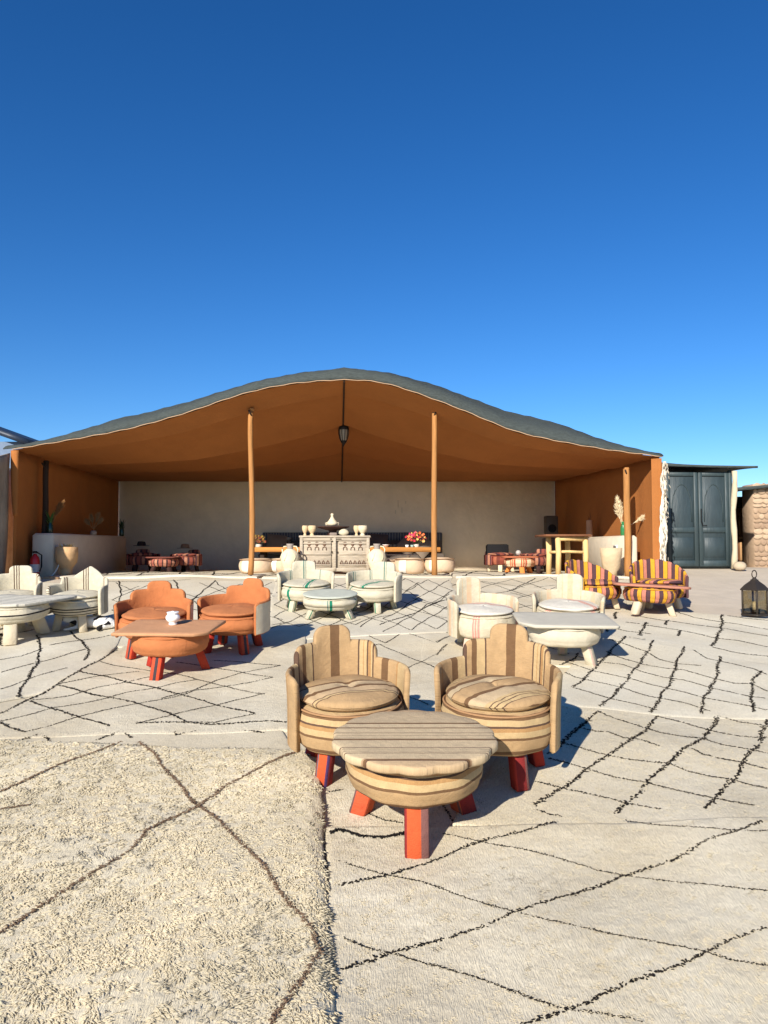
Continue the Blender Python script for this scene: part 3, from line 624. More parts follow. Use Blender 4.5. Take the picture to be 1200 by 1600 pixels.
leg_or2 = [(.066, (176, 64, 42)), (.022, (184, 76, 48)), (.026, (66, 58, 62)), (.022, (200, 76, 44)), (.066, (176, 52, 38)), (.03, (70, 60, 64))]
ORANGE, CREAM, IVORY = (182, 112, 68), (197, 187, 163), (194, 183, 158)
GRN, GRN2, PINK = (30, 120, 92), (98, 124, 112), (204, 138, 124)
YEL, ROSE, PLUM = (206, 150, 44), (182, 116, 98), (82, 56, 60)
def pad(c, d): return tuple(max(0, min(255, v+d)) for v in c)
gr_back = [(.16, CREAM), (.012, GRN2), (.02, CREAM), (.006, GRN2), (.18, CREAM), (.012, GRN2), (.012, CREAM), (.008, GRN2), (.13, CREAM), (.014, GRN2), (.01, CREAM), (.01, GRN2), (.16, CREAM), (.012, GRN2), (.21, CREAM)]
gr_drum = [(.36, CREAM), (.010, GRN2), (.012, CREAM), (.032, GRN), (.012, CREAM), (.3, CREAM), (.034, GRN), (.3, CREAM)]
pk_back = [(.05, IVORY), (.012, (198, 176, 144)), (.04, IVORY), (.045, (206, 172, 140)), (.07, IVORY), (.01, (190, 168, 138)), (.03, IVORY), (.012, (200, 182, 150)), (.06, IVORY), (.05, (206, 178, 146)), (.05, IVORY)]
pk_drum = [(.25, IVORY), (.016, PINK), (.008, IVORY), (.014, PINK), (.01, IVORY), (.02, PINK), (.10, IVORY), (.02, (206, 190, 156)), (.05, IVORY)]
bl_back = [(.10, CREAM), (.010, (96, 74, 58)), (.014, CREAM), (.010, (96, 74, 58)), (.14, CREAM), (.010, (88, 68, 54)), (.012, CREAM), (.010, (88, 68, 54)), (.012, CREAM), (.010, (88, 68, 54)), (.09, CREAM)]
bl_drum = [(.05, CREAM), (.012, (46, 40, 38)), (.02, CREAM), (.014, (46, 40, 38)), (.018, CREAM), (.012, (46, 40, 38)), (.2, CREAM)]
mu = [(.045, YEL), (.006, (60, 40, 40)), (.04, ROSE), (.006, (60, 40, 40)), (.036, PLUM), (.004, (60, 40, 40))]
ma = [(.06, (140, 74, 60)), (.03, (88, 50, 52)), (.05, (172, 118, 92)), (.04, (70, 42, 48))]
rw = [(.09, (206, 184, 150)), (.02, (186, 92, 60)), (.02, (206, 170, 130)), (.02, (180, 84, 56)), (.02, (206, 170, 130)), (.03, (178, 80, 54))]

def outline_fn(kind, Rr):
    """height of the backrest rim at angle th (degrees from the middle of the back)"""
    if kind == 'steps3': st = [(19, .72), (47, .635), (108, .545)]
    elif kind == 'steps2': st = [(25, .71), (106, .57)]
    elif kind == 'narrow2': st = [(22, .75), (106, .56)]
    elif kind == 'round2': st = [(24, .74), (50, .645), (106, .56)]
    else: st = None
    def h(th):
        a = abs(th)
        if kind == 'point':
            base = .60 if a < 62 else .53
            if a < 34: base = .60+.13*max(0, (1-a/34))**.9
            return base-.03*max(0, (a-98)/8)
        if kind == 'fan':
            base = .40+.30*math.cos(R(min(a, 100))*.80)**1.0
            return base+.018*abs(math.cos(a/16*math.pi/2*1.6))
        for edge, hh in st:
            if a <= edge:
                d = R(edge-a)*Rr; r = .055
                if d < r: return hh-r+math.sqrt(max(0, r*r-(r-d)**2))
                return hh
        return st[-1][1]-.055
    cols = set(np.linspace(-106, 106, 54).tolist())
    if st:
        for e, _ in st[:-1]:
            for s in (-1, 1):
                for d in (-.25, .25, 1.2, 2.6, 4.5, 7, 9.5): cols.add(s*(e-d if d > 0 else e+.25))
        for d in (.2, 1.2, 2.6, 4.5, 7, 9.5): cols.add(105.9-d+.1); cols.add(-(105.9-d+.1))
    return h, sorted(cols)
def legs(root, mat, n, r_top, r_bot, h, a0, wd=.075, smat=None):
    for k in range(n):
        t = a0+k*2*math.pi/n; ct, st = math.cos(t), math.sin(t); m = MB()
        m.box((0, 0, 0), (wd*.85, wd, h+.05), bev=.008, taper=1.0)
        sh = (r_top-r_bot)/(h+.05); V = []
        for x, y, z in m.v:
            q = z+(h+.05)/2; x2 = x+r_bot+sh*q; V.append((x2*ct-y*st, x2*st+y*ct, q))
        m.v = V; o = m.build('leg', mat, root)
def drum(root, name, Rr, z0, z1, mat, bulge=.02, seed=0, pipe=None):
    rc = .05; prof = [(.02, z0+.012), (Rr*.6, z0+.004), (Rr-rc*1.3, z0)]
    for k in range(6): t = -math.pi/2+k/5*math.pi/2; prof.append((Rr-rc+rc*math.cos(t), z0+rc+rc*math.sin(t)))
    prof.append((Rr+bulge*.6, (z0+z1)/2-.02)); prof.append((Rr+bulge*.6, (z0+z1)/2+.03))
    rc2 = .035
    for k in range(6): t = k/5*math.pi/2; prof.append((Rr-rc2+rc2*math.cos(t), z1-rc2+rc2*math.sin(t)))
    prof += [(Rr*.7, z1+.004), (.02, z1+.006)]
    dis = lambda t, k: (.004*math.sin(5*t+seed+k*.4)+.003*math.sin(11*t+2*seed), .003*math.sin(3*t+seed))
    m = MB(); m.lathe(prof, 56, uvr=Rr, dis=dis); o = m.build(name, mat, root)
    m = MB(); m.tube([((Rr-.004)*math.cos(t), (Rr-.004)*math.sin(t), z1-.012) for t in np.linspace(0, 2*math.pi, 49)], .006, 5); m.build('piping', pipe or mat, root)
    return o
def cushion(root, Rr, z, th, mat, seed=0, tuft=True):
    prof = [(.01, z), (Rr*.9, z)]
    for k in range(9): t = -math.pi/2+k/8*math.pi; prof.append((Rr-.03+.045*math.cos(t), z+th*.42+th*.42*math.sin(t)))
    for q in (.82, .65, .5, .36, .24, .14, .06, .01): prof.append((Rr*q, z+th*.86+th*.36*(1-q**2)-(.026*math.exp(-(q/.16)**2) if tuft else 0)))
    dis = lambda t, k: ((.004*math.sin(3*t+seed)+.002*math.sin(7*t+seed*2))*(k > 0), .003*math.sin(4*t+seed+k*.3)*(k > 3))
    m = MB(); m.lathe(prof, 48, dis=dis)
    m.uv = [(v[0], v[1]) for v in m.v]; cu = m.build('cushion', mat, root)
    m = MB(); m.tube([((Rr+.013+.004*math.sin(3*t+seed))*math.cos(t), (Rr+.013+.004*math.sin(3*t+seed))*math.sin(t), z+th*.44) for t in np.linspace(0, 2*math.pi, 49)], .005, 5); m.uv = [(v[0], v[1]) for v in m.v]; m.build('piping', mat, cu)
def chair(px, py, face, label, shape, mats, Rr=.285, zs=1.0, a0=R(45), tilt=SLOPE, seat=(.17, .39), group='low round tub chairs on the terrace', loc=None, cth=.068, legh=None, outer=None, lowback=True, cr=None):
    if loc is None: x, y = gp(px, py); z = top_z(x, y)
    else: x, y, z = loc
    root = thing('tub_chair', (x, y, z), label, 'chair', rz=face, tilt=tilt, group=group)
    # local: the chair faces -Y, its back is at +Y
    z0, z1 = seat
    drum(root, 'seat_base', Rr, z0, z1, mats['drum'], seed=px % 7, pipe=mats.get('pipe'))
    cushion(root, (cr or Rr-.03), z1+.002, cth, mats['cush'], seed=px % 5, tuft='pipe' in mats and shape == 'steps3')
    h, cols = outline_fn(shape, Rr); ri, ro = Rr+.010, Rr+.040
    prof_n = 7; m = MB(); nc = len(cols)
    def col(th):
        H = h(th)*zs; zb = z0+.0 if lowback else z0+.06; out = []
        for k in range(prof_n): out.append((ro, zb+(H-.014-zb)*k/(prof_n-1)))
        out += [(ro-.006, H-.004), ((ri+ro)/2, H), (ri+.006, H-.004)]
        for k in range(prof_n): out.append((ri, H-.014+(zb-H+.014)*k/(prof_n-1)))
        out += [((ri+ro)/2, zb-.008), (ro, zb)]
        return out
    k0 = None
    for i, th in enumerate(cols):
        c = col(th); k0 = len(c); t = math.pi/2-R(th)
        for r, zz in c:
            fl = 1+.05*max(0, (zz-z1))/.3
            m.v.append((r*fl*math.cos(t), r*fl*math.sin(t), zz)); m.uv.append((R(th)*Rr+.55, zz))
    for i in range(nc-1):
        for k in range(k0-1):
            a = i*k0+k; m.f.append((a, a+k0, a+k0+1, a+1))
    m.f.append(tuple(range(k0-1))); m.f.append(tuple((nc-1)*k0+k for k in range(k0-2, -1, -1)))
    o = m.build('backrest', mats['back'], root)
    if outer:
        m2 = MB()
        for i, th in enumerate(cols):
            H = h(th)*zs; t = math.pi/2-R(th)
            for zz in (z0+.005, (z0+H)/2, H-.012):
                fl = 1+.05*max(0, (zz-z1))/.3
                m2.v.append(((ro+.004)*fl*math.cos(t), (ro+.004)*fl*math.sin(t), zz)); m2.uv.append((R(th)*Rr, zz))
        for i in range(nc-1):
            for k in range(2): a = i*3+k; m2.f.append((a, a+1, a+4, a+3))
        m2.build('back_cover', outer, root)
    legs(root, mats['leg'], 4, Rr-.09, Rr-.04, z0, a0)
    return root
def table(px, py, label, mats, top, Rr=.285, zd=(.19, .355), zt=(.36, .40), a0=R(45), rz=0, tilt=SLOPE, loc=None, n=4, lw=.08, group='low upholstered tables on the terrace', cat='table'):
    if loc is None: x, y = gp(px, py); z = top_z(x, y)
    else: x, y, z = loc
    root = thing('low_table', (x, y, z), label, cat, rz=rz, tilt=tilt, group=group)
    drum(root, 'drum', Rr, zd[0], zd[1], mats['drum'], bulge=.015, seed=px % 4, pipe=mats.get('pipe'))
    m = MB(); m.slab(top, zt[0], zt[1], .010 if len(top) > 20 else .006); m.build('tabletop', mats['top'], root)
    legs(root, mats['leg'], n, Rr-.10, Rr-.02, zd[0], a0-rz, lw)
    return root
def scallop(Rr, n, amp=.045): return [((Rr*(1-amp+amp*abs(math.sin(n*t/2))))*math.cos(t), (Rr*(1-amp+amp*abs(math.sin(n*t/2))))*math.sin(t)) for t in np.linspace(0, 2*math.pi, 145)[:-1]]
def octo(w, d, c): return [(-w+c, -d), (w-c, -d), (w, -d+c), (w, d-c), (w-c, d), (-w+c, d), (-w, d-c), (-w, -d+c)]
def disc(r, n=40): return [(r*math.cos(t), r*math.sin(t)) for t in np.linspace(0, 2*math.pi, n+1)[:-1]]

mb = dict(pipe=plain('tan_piping', (160, 122, 86), .9, .2), back=stripe('brown_back', br_back), drum=stripe('brown_drum', br_drum, 'V'), cush=stripe('brown_cushion', br_cush, 'V', .262, .004), leg=stripe('orange_leg', leg_or, wob=.002, bscale=400))
chair(545, 1203, R(20), 'brown striped tub chair left of the scalloped front table', 'steps3', mb, a0=R(40))
mb2 = dict(mb, cush=stripe('brown_cushion_diagonal', br_cus2, 'U', .0, .008, rot=R(38)), leg=stripe('red_leg', leg_re, wob=.002))
chair(776, 1211, R(-20), 'brown striped tub chair right of the front table with diagonal cushion stripes', 'steps3', mb2, a0=R(40))
table(647, 1290, 'brown striped low table with scalloped round top and orange legs in the foreground', dict(pipe=mb['pipe'], drum=mb['drum'], top=stripe('striped_tabletop', br_top, 'V', .374, .004), leg=stripe('table_leg_cloth', leg_tb, wob=.001)),
      scallop(.372, 14), a0=R(-90), zd=(.20, .365), zt=(.375, .415), Rr=.30, lw=.10, n=3)

o_cl = plain('terracotta_cloth', ORANGE, .92, .4, 250, .10, 12)
mo = dict(back=o_cl, drum=o_cl, cush=plain('faded_terracotta_cloth', (178, 112, 70), .92, .4, 250, .12, 9), leg=stripe('rust_leg', leg_or2, wob=.002))
back_cr = plain('raw_cream_cloth', (204, 190, 164), .92, .4, 200)
chair(242, 1022, R(8), 'terracotta tub chair behind the white pot on the orange table', 'steps3', mo, a0=R(45), outer=back_cr, zs=.82, seat=(.17, .325), cth=.048)
chair(364, 1018, R(-26), 'terracotta tub chair right of the orange table with cream outer back', 'steps3', mo, a0=R(60), outer=back_cr, zs=.82, seat=(.17, .325), cth=.048)
tb_or = table(268, 1053, 'terracotta low table with square cut-corner top carrying a white pot', dict(drum=o_cl, top=plain('faded_orange_top', (190, 140, 102), .85, .3, 200, .1, 10), leg=mo['leg']),
      [(-.37, -.265), (.25, -.272), (.345, -.20), (.375, .25), (.35, .268), (-.34, .265), (-.365, .235)], a0=R(-100), zd=(.17, .33), zt=(.335, .36), rz=R(-2), n=3)

mg = dict(back=stripe('green_striped_back', gr_back, offset=0), drum=stripe('green_striped_drum', gr_drum, offset=.08, wob=.002), cush=stripe('green_striped_cushion', [(.28, CREAM), (.008, GRN2), (.012, CREAM), (.034, GRN), (.012, CREAM), (.006, GRN2), (.2, CREAM)], 'U', .24, .004, rot=R(20)), leg=stripe('green_striped_leg', [(.03, CREAM), (.006, GRN2), (.02, CREAM), (.012, GRN), (.03, CREAM)], wob=.001))
chair(478, 952, R(10), 'white tub chair with green stripes left of the green striped table', 'steps2', mg, a0=R(45), zs=.73, seat=(.12, .275), cth=.042)
chair(584, 952, R(-24), 'white tub chair with green stripes right of the green striped table', 'steps2', mg, a0=R(35), zs=.73, seat=(.12, .275), cth=.042)
table(516, 965, 'white low round table with a green stripe before the carved cabinet', dict(drum=stripe('green_table_drum', gr_drum, offset=.535, wob=.002), top=plain('pale_green_top', (184, 186, 170), .85, .2), leg=mg['leg']), disc(.30), a0=R(90), zd=(.10, .235), zt=(.238, .258), Rr=.285, n=3)

mp = dict(back=stripe('pink_cream_back', pk_back), drum=stripe('pink_cream_drum', pk_drum, offset=.08, wob=.002), cush=stripe('pink_cream_cushion', [(.34, (206, 198, 182)), (.02, PINK), (.012, IVORY), (.02, PINK), (.2, (206, 198, 182))], 'U', .26, .004, rot=R(-40)), leg=stripe('pink_cream_leg', [(.06, IVORY), (.04, (210, 180, 160)), (.06, IVORY)], wob=.001))
chair(755, 1010, R(20), 'cream tub chair with pink stripes left of the cream table', 'narrow2', mp, a0=R(28), zs=.79, seat=(.12, .32), cth=.045)
chair(887, 1006, R(-16), 'cream tub chair with pale stripes behind the cream table', 'narrow2', mp, a0=R(45), zs=.79, seat=(.12, .32), cth=.045)
table(880, 1036, 'cream low table with wide square pale top and splayed legs', dict(drum=plain('ivory_cloth', (198, 187, 164), .92, .3, 200), top=plain('grey_cream_top', (186, 179, 162), .8, .25, 120, .08, 6), leg=mp['leg']),
      [(-.27, -.288), (.37, -.28), (.40, -.25), (.39, .27), (.37, .288), (-.37, .285), (-.40, .24), (-.385, -.15)], a0=R(-42), zd=(.17, .33), zt=(.335, .36), rz=R(-4), n=3)

mk = dict(pipe=plain('cream_piping', (206, 194, 168), .9, .2), back=stripe('black_line_back', bl_back, offset=.21), drum=stripe('black_line_drum', bl_drum, 'V', -.17, .001), cush=stripe('black_line_cushion', [(.12, CREAM), (.03, (150, 146, 136)), (.1, CREAM)], 'V', .05), leg=plain('cream_leg', (196, 182, 156), .9, .3))
chair(18, 984, R(4), 'cream tub chair with thin black stripes at the left picture edge', 'round2', mk, Rr=.25, a0=R(45), seat=(.16, .32), zs=.81, cth=.045)
chair(122, 984, R(-6), 'cream tub chair with pointed back behind the resting cat', 'point', mk, Rr=.25, a0=R(40), seat=(.16, .32), zs=.82, cth=.045)
table(22, 1002, 'cream low table with striped wide top at the left picture edge', dict(drum=stripe('black_line_table_drum', [(.30, CREAM), (.012, (46, 40, 38)), (.02, CREAM), (.4, CREAM)], 'V', -.04, .002), top=stripe('black_line_top', [(.10, (200, 194, 178)), (.012, (150, 146, 136)), (.03, (200, 194, 178)), (.02, (160, 156, 144))], 'U', 0, .003, rot=R(35)), leg=mk['leg']),
      [(-.5, -.20), (-.2, -.26), (.08, -.27), (.22, -.22), (.50, .16), (.50, .24), (.2, .27), (-.3, .27), (-.5, .2)], a0=R(-70), zd=(.18, .33), zt=(.335, .362), Rr=.30, lw=.11, n=3)

mm = dict(back=stripe('yellow_rose_back', mu, wob=.002), drum=stripe('yellow_rose_drum', mu, wob=.002, offset=.02), cush=stripe('yellow_rose_cushion', mu, 'U', .0, .006, rot=R(50)), leg=plain('pale_striped_leg', (200, 182, 156), .9, .3))
chair(930, 952, R(36), 'yellow rose and plum striped tub chair left of the tilted striped table', 'fan', mm, tilt=0, a0=R(45), seat=(.12, .275), zs=.79, cth=.05)
chair(1030, 949, R(-3), 'yellow rose and plum striped tub chair behind the tilted striped table', 'fan', mm, tilt=0, a0=R(45), seat=(.12, .275), zs=.79, cth=.05)
table(1014, 961, 'yellow rose and plum striped low table with thin tilted rectangular top', dict(drum=stripe('yellow_rose_table_drum', mu, wob=.002), top=plain('rose_board', (178, 120, 98), .85, .3), leg=mm['leg']),
      octo(.40, .22, .06), a0=R(95), n=3, zd=(.14, .295), zt=(.305, .33), tilt=0, Rr=.275, rz=R(-9)).rotation_euler.rotate(Matrix.Rotation(R(3), 3, 'Y'))

# tent-side furniture in the shade
M_black = plain('black_cloth', (24, 23, 25), .9, .3)
md = dict(back=stripe('maroon_back', ma, wob=.002), drum=stripe('maroon_drum', ma, wob=.002), cush=stripe('maroon_cushion', ma, 'U'), leg=plain('dark_leg', (60, 40, 36), .9, .2))
def tz(x, y): return top_z(x, y)
def inten(px, Y): x = at(px, 880, Y).x; return (x, Y, tz(x, Y))
GI = 'dark striped tub chairs inside the tent'
TI = dict(tilt=0, seat=(.13, .30), zs=.60, cth=.05, group=GI, Rr=.27)
chair(0, 0, R(20), 'maroon striped tub chair at the left counter with a hat on its back', 'steps2', md, loc=inten(224, 14.4), **TI)
chair(0, 0, R(-20), 'maroon striped tub chair left of the tent middle with a straw hat on its back', 'steps2', md, loc=inten(290, 14.4), **TI)
md2 = dict(md, drum=stripe('faded_maroon_drum', [(.06, (160, 92, 76)), (.02, (60, 42, 44)), (.05, (186, 130, 104)), (.03, (64, 44, 46))], wob=.002))
table(0, 0, 'faded striped low table between two dark chairs in the left of the tent', dict(drum=md2['drum'], top=plain('maroon_board', (110, 62, 52), .8, .2), leg=md['leg']), octo(.28, .26, .06), zd=(.10, .25), zt=(.255, .28), tilt=0, Rr=.26, loc=inten(256, 14.0), group='low tables inside the tent')
chair(0, 0, R(35), 'rust striped tub chair with a black cushion in the right of the tent', 'steps2', dict(md, drum=stripe('rust_drum', [(.1, (134, 66, 50)), (.05, (158, 92, 66)), (.06, (110, 56, 46))], wob=.002), leg=plain('pale_leg', (216, 196, 164), .9, .2)), loc=inten(782, 14.2), **dict(TI, zs=.55))
chair(0, 0, R(-40), 'maroon tub chair beside the log table legs in the tent', 'steps2', md, loc=inten(836, 14.4), **dict(TI, zs=.62))
t5 = table(0, 0, 'orange and cream striped low table holding a glass ball in the tent', dict(drum=stripe('rust_white_drum', rw, wob=.002, offset=.1), top=plain('rust_board', (176, 104, 74), .8, .2), leg=plain('orange_leg_plain', (214, 130, 66), .9, .2)), octo(.30, .24, .05), zd=(.11, .26), zt=(.27, .295), tilt=0, Rr=.26, loc=inten(812, 13.3), n=3, a0=R(-90), group='low tables inside the tent')
# hats and a black cushion resting there
def hat(px, py, Y, rgb, label):
    p = at(px, py, Y); m = MB(); m.lathe([(.15, 0), (.151, .008), (.085, .014), (.08, .05), (.065, .085), (.02, .09), (.001, .09)], 24); o = m.build('hat', plain('hat_felt_%d' % rgb[0], rgb, .9, .2)); o.location = p; tag(o, label, 'hat')
hat(221, 853, 14.6, (38, 30, 30), 'dark felt hat on the leftmost dark chair in the tent')
hat(289, 857, 14.6, (120, 98, 76), 'straw hat on the dark chair nearer the tent middle')
p = at(777, 861, 14.2); q = thing('black_cushion', p, 'black square cushion leaning on the rust striped chair in the tent', 'cushion')
m = MB(); m.box((0, 0, 0), (.42, .10, .25), bev=.045, M=Matrix.Rotation(R(-12), 3, 'X')); m.build('cover', M_black, q)
p = Vector(inten(810, 13.3)); m = MB(); m.ico((0, 0, .355), .05, 2); o = m.build('glass_ball', plain('clouded_glass', (170, 166, 160), .25, 0)); o.location = p; tag(o, 'clouded glass ball on the orange and cream striped table', 'ornament')

# white pot on the orange table
M_white = plain('white_glaze', (236, 234, 230), .25, 0)
x, y = gp(268, 1053); rt = Matrix.Rotation(SLOPE, 4, 'X'); base = Vector((x, y, top_z(x, y))) + rt.to_3x3() @ Vector((.0, .06, .361))
pt = thing('white_pot', base, 'white round ceramic pot on the orange table', 'pot', tilt=SLOPE)
m = MB(); m.lathe([(.002, .0), (.032, .0), (.034, .008), (.026, .016), (.045, .03), (.056, .05), (.055, .066), (.042, .082), (.036, .086), (.046, .094), (.048, .1), (.042, .098), (.034, .088)], 28); m.build('bowl', M_white, pt)
m = MB(); m.lathe([(.046, .097), (.03, .102), (.012, .104), (.008, .108), (.001, .109)], 20); m.build('lid', M_white, pt)

# ------------------------------------------------------------------ carved cabinet and the pots on it
M_old = plain('weathered_wood', (176, 162, 142), .9, .5, 14, .28, 5, stretch=(1, 1, 6))
M_oldd = plain('carved_dark_wood', (112, 86, 70), .9, .4, 20, .3, 10)
YC = 12.25; xa, xb = at(468, 880, YC).x, at(578, 880, YC).x; zb = at(500, 895, YC).z; zt = at(500, 837, YC).z; cw = xb-xa; chh = zt-zb
cb = thing('carved_cabinet', ((xa+xb)/2, YC, zb), 'weathered carved wooden cabinet with two doors in the middle of the tent', 'cabinet')
m = MB(); m.box((0, .25, chh*.52), (cw-.02, .44, chh*.96-.02), bev=.01); m.build('carcass', M_old, cb)
m = MB(); m.box((0, .23, chh-.015), (cw+.02, .52, .035), bev=.008); m.build('top_board', M_old, cb)
for sgn in (-1, 1):
    m = MB(); m.box((sgn*(cw/2-.03), .0, chh*.5), (.05, .05, chh-.06), bev=.006); m.build('stile', M_old, cb)
m = MB(); m.box((0, -.004, chh*.5), (.045, .05, chh-.06), bev=.006); m.build('stile', M_old, cb)
for zz, hh in ((chh-.06, .05), (.05, .06)):
    m = MB(); m.box((0, .006, zz), (cw-.11, .04, hh), bev=.006); m.build('rail', M_old, cb)
for sgn in (-1, 1):
    dx = sgn*cw*.255; dw = cw/2-.11
    d_ = MB(); d_.box((dx, .02, chh*.5), (dw, .03, chh-.16), bev=.004); door = d_.build('door', M_old, cb)
    for zz in (chh*.5, chh-.125, .125):
        m = MB(); m.box((dx, .0, zz), (dw, .025, .022), bev=.005); m.build('moulding', M_old, door)
    for k in range(3):
        cx = dx+(k-1)*dw*.27; zc_ = chh*.70
        m = MB(); m.lathe([(.001, .012), (.018, .012), (.026, .0)], 10); m.v = [(v[0]+cx, .004-v[2], zc_+.035+v[1]) for v in m.v]; m.build('carved_motif', M_oldd, door)
        m = MB(); m.tube([(cx-.03, .0, zc_-.055), (cx-.028, .0, zc_-.015), (cx, .0, zc_+.002), (cx+.028, .0, zc_-.015), (cx+.03, .0, zc_-.055)], .008, 5); m.build('carved_motif', M_oldd, door)
        m = MB(); m.tube([(cx-.034, .0, zc_+.04), (cx-.02, .0, zc_+.07), (cx, .0, zc_+.078), (cx+.02, .0, zc_+.07), (cx+.034, .0, zc_+.04)], .006, 5); m.build('carved_motif', M_oldd, door)
    for k in range(6):
        cx = dx+(k-2.5)*dw*.155
        m = MB(); m.tube([(cx-.028, .0, chh*.22), (cx-.012, .0, chh*.30), (cx, .0, chh*.335), (cx+.012, .0, chh*.30), (cx+.028, .0, chh*.22)], .007, 5); m.build('carved_arch', M_oldd, door)
        m = MB(); m.ico((cx, .0, chh*.235), .015, 1, (1, .5, 1)); m.build('carved_motif', M_oldd, door)
    m = MB(); m.ico((sgn*.045, -.01, chh*.56), .016, 1); m.build('knob', M_dark, door)
    m = MB(); m.box((sgn*.06, -.012, chh-.055), (.10 if sgn > 0 else .03, .02, .016), bev=.003); m.build('bolt', M_dark, cb)
M_clay = plain('pale_clay', (206, 182, 144), .85, .4, 30, .14, 9)
M_clay2 = plain('cream_clay', (212, 198, 168), .85, .4, 30, .14, 9)
def pot(name, px, py, Y, prof, mat, label, cat, handles=None, group=None, extra=None, dy=0):
    p = at(px, py, Y+dy); o = thing(name, p, label, cat, group=group); m = MB(); m.lathe(prof, 28); m.build('body', mat, o)
    for h in handles or ():
        m = MB(); m.tube(h, .012, 6); m.build('handle', mat, o)
    return o
gb = [(.002, 0), (.035, 0), (.038, .012), (.022, .03), (.03, .045), (.062, .09), (.068, .13), (.060, .165), (.05, .165), (.05, .13), (.02, .07)]
gs = [(r*.72, z) for r, z in gb]
CG = 'clay goblets on the carved cabinet'
pot('goblet', 476.5, 837, YC+.1, gs, M_clay, 'slim clay goblet at the left end of the carved cabinet', 'goblet', group=CG)
pot('goblet', 487.5, 837, YC+.1, gb, M_clay, 'wide clay goblet beside the slim one left of the dark plate', 'goblet', group=CG)
pot('goblet', 557, 837, YC+.1, gs, M_clay, 'slim clay goblet right of the dark plate', 'goblet', group=CG)
pot('goblet', 566.5, 837, YC+.1, [(r*1.15, z) for r, z in gb], M_clay2, 'wide clay cup at the right end of the carved cabinet', 'goblet', group=CG)
o = thing('dark_dish', at(520, 837, YC+.22), 'wide dark wooden dish on a foot on the carved cabinet', 'dish')
m = MB(); m.lathe([(.002, .02), (.09, .0), (.085, .03), (.06, .06), (.07, .085), (.18, .11), (.27, .14), (.275, .15), (.2, .135), (.002, .125)], 36); m.build('bowl', plain('dark_red_wood', (70, 46, 40), .7, .3), o)
o = pot('lidded_tagine', 519, 821.5, YC+.22, [(.002, 0), (.07, 0), (.09, .02), (.092, .05), (.085, .055), (.06, .085), (.035, .12), (.022, .15), (.02, .165), (.028, .18), (.022, .20), (.002, .205)], M_clay2, 'white conical tagine standing on the dark dish', 'pot',
    handles=[[(-.085, 0, .05), (-.108, 0, .04), (-.108, 0, .018), (-.085, 0, .012)], [(.085, 0, .05), (.108, 0, .04), (.108, 0, .018), (.085, 0, .012)]])
m = MB(); m.ico((0, 0, .055), .075, 2, (1.15, .8, .75), .10); o = m.build('pale_stone', plain('pale_stone_grey', (196, 186, 160), .9, .6, 20)); o.location = at(537, 837, YC+.08); tag(o, 'pale rough stone beside the dish foot on the cabinet', 'stone')
m = MB(); m.box((0, 0, .025), (.12, .1, .05), bev=.015); o = m.build('grey_block', plain('grey_stone', (132, 118, 108), .9, .5)); o.location = at(521, 837, YC+.05); tag(o, 'small grey stone block before the dish foot on the cabinet', 'stone')
AM = 'tall clay amphorae before the bench'
am = [(.002, 0), (.09, 0), (.10, .015), (.085, .03), (.12, .10), (.145, .18), (.15, .25), (.13, .32), (.085, .365), (.055, .385)]
nk = [(.05, .375), (.048, .40), (.05, .44), (.062, .47), (.055, .47), (.04, .44)]
for px, lab in ((453, 'cream amphora with two handles left of the carved cabinet'), (589, 'cream amphora with grey neck right of the carved cabinet')):
    o = pot('amphora', px, 896, 12.0, am, M_clay2, lab, 'amphora', handles=[[(s*.05, 0, .43), (s*.10, 0, .425), (s*.125, 0, .38), (s*.115, 0, .31)] for s in (-1, 1)], group=AM)
    m = MB(); m.lathe(nk, 24); m.build('neck', plain('grey_clay', (150, 138, 128), .85, .3), o)
    for k in range(6):
        t = k*1.047; m = MB(); m.tube([(.152*math.cos(t), .152*math.sin(t), .20), (.151*math.cos(t+.2), .151*math.sin(t+.2), .26), (.125*math.cos(t+.3), .125*math.sin(t+.3), .33)], .006, 4); m.build('relief_line', M_clay2, o)

# ------------------------------------------------------------------ bench, poufs, banquette
M_bw = plain('bench_wood', (190, 128, 64), .7, .35, 10, .2, 6, stretch=(.6, 6, 6))
YBN = 14.0; xa, xb = at(397, 858, YBN).x, at(688, 858, YBN).x; zt = at(500, 855, YBN).z; zg = float(gz(0, YBN))
bn = thing('long_bench', ((xa+xb)/2, YBN, zg), 'long low table of golden planks behind the carved cabinet', 'table')
for k in range(3):
    m = MB(); m.box((0, .06+.21*k, zt-zg-.045), (xb-xa, .2, .09), bev=.01); m.build('plank', M_bw, bn)
for x in (-.46, -.15, .15, .46):
    m = MB(); m.box((x*(xb-xa), .27, (zt-zg-.09)/2), (.08, .4, zt-zg-.09), bev=.008); m.build('leg', M_dark, bn)
m = MB(); m.box((.1, .12, zt-zg-.14), (xb-xa-1.0, .05, .025), bev=.005); m.build('stretcher', plain('white_batten', (206, 196, 178)), bn)
M_pf = plain('pale_leather', (206, 180, 150), .8, .3, 25, .1, 8)
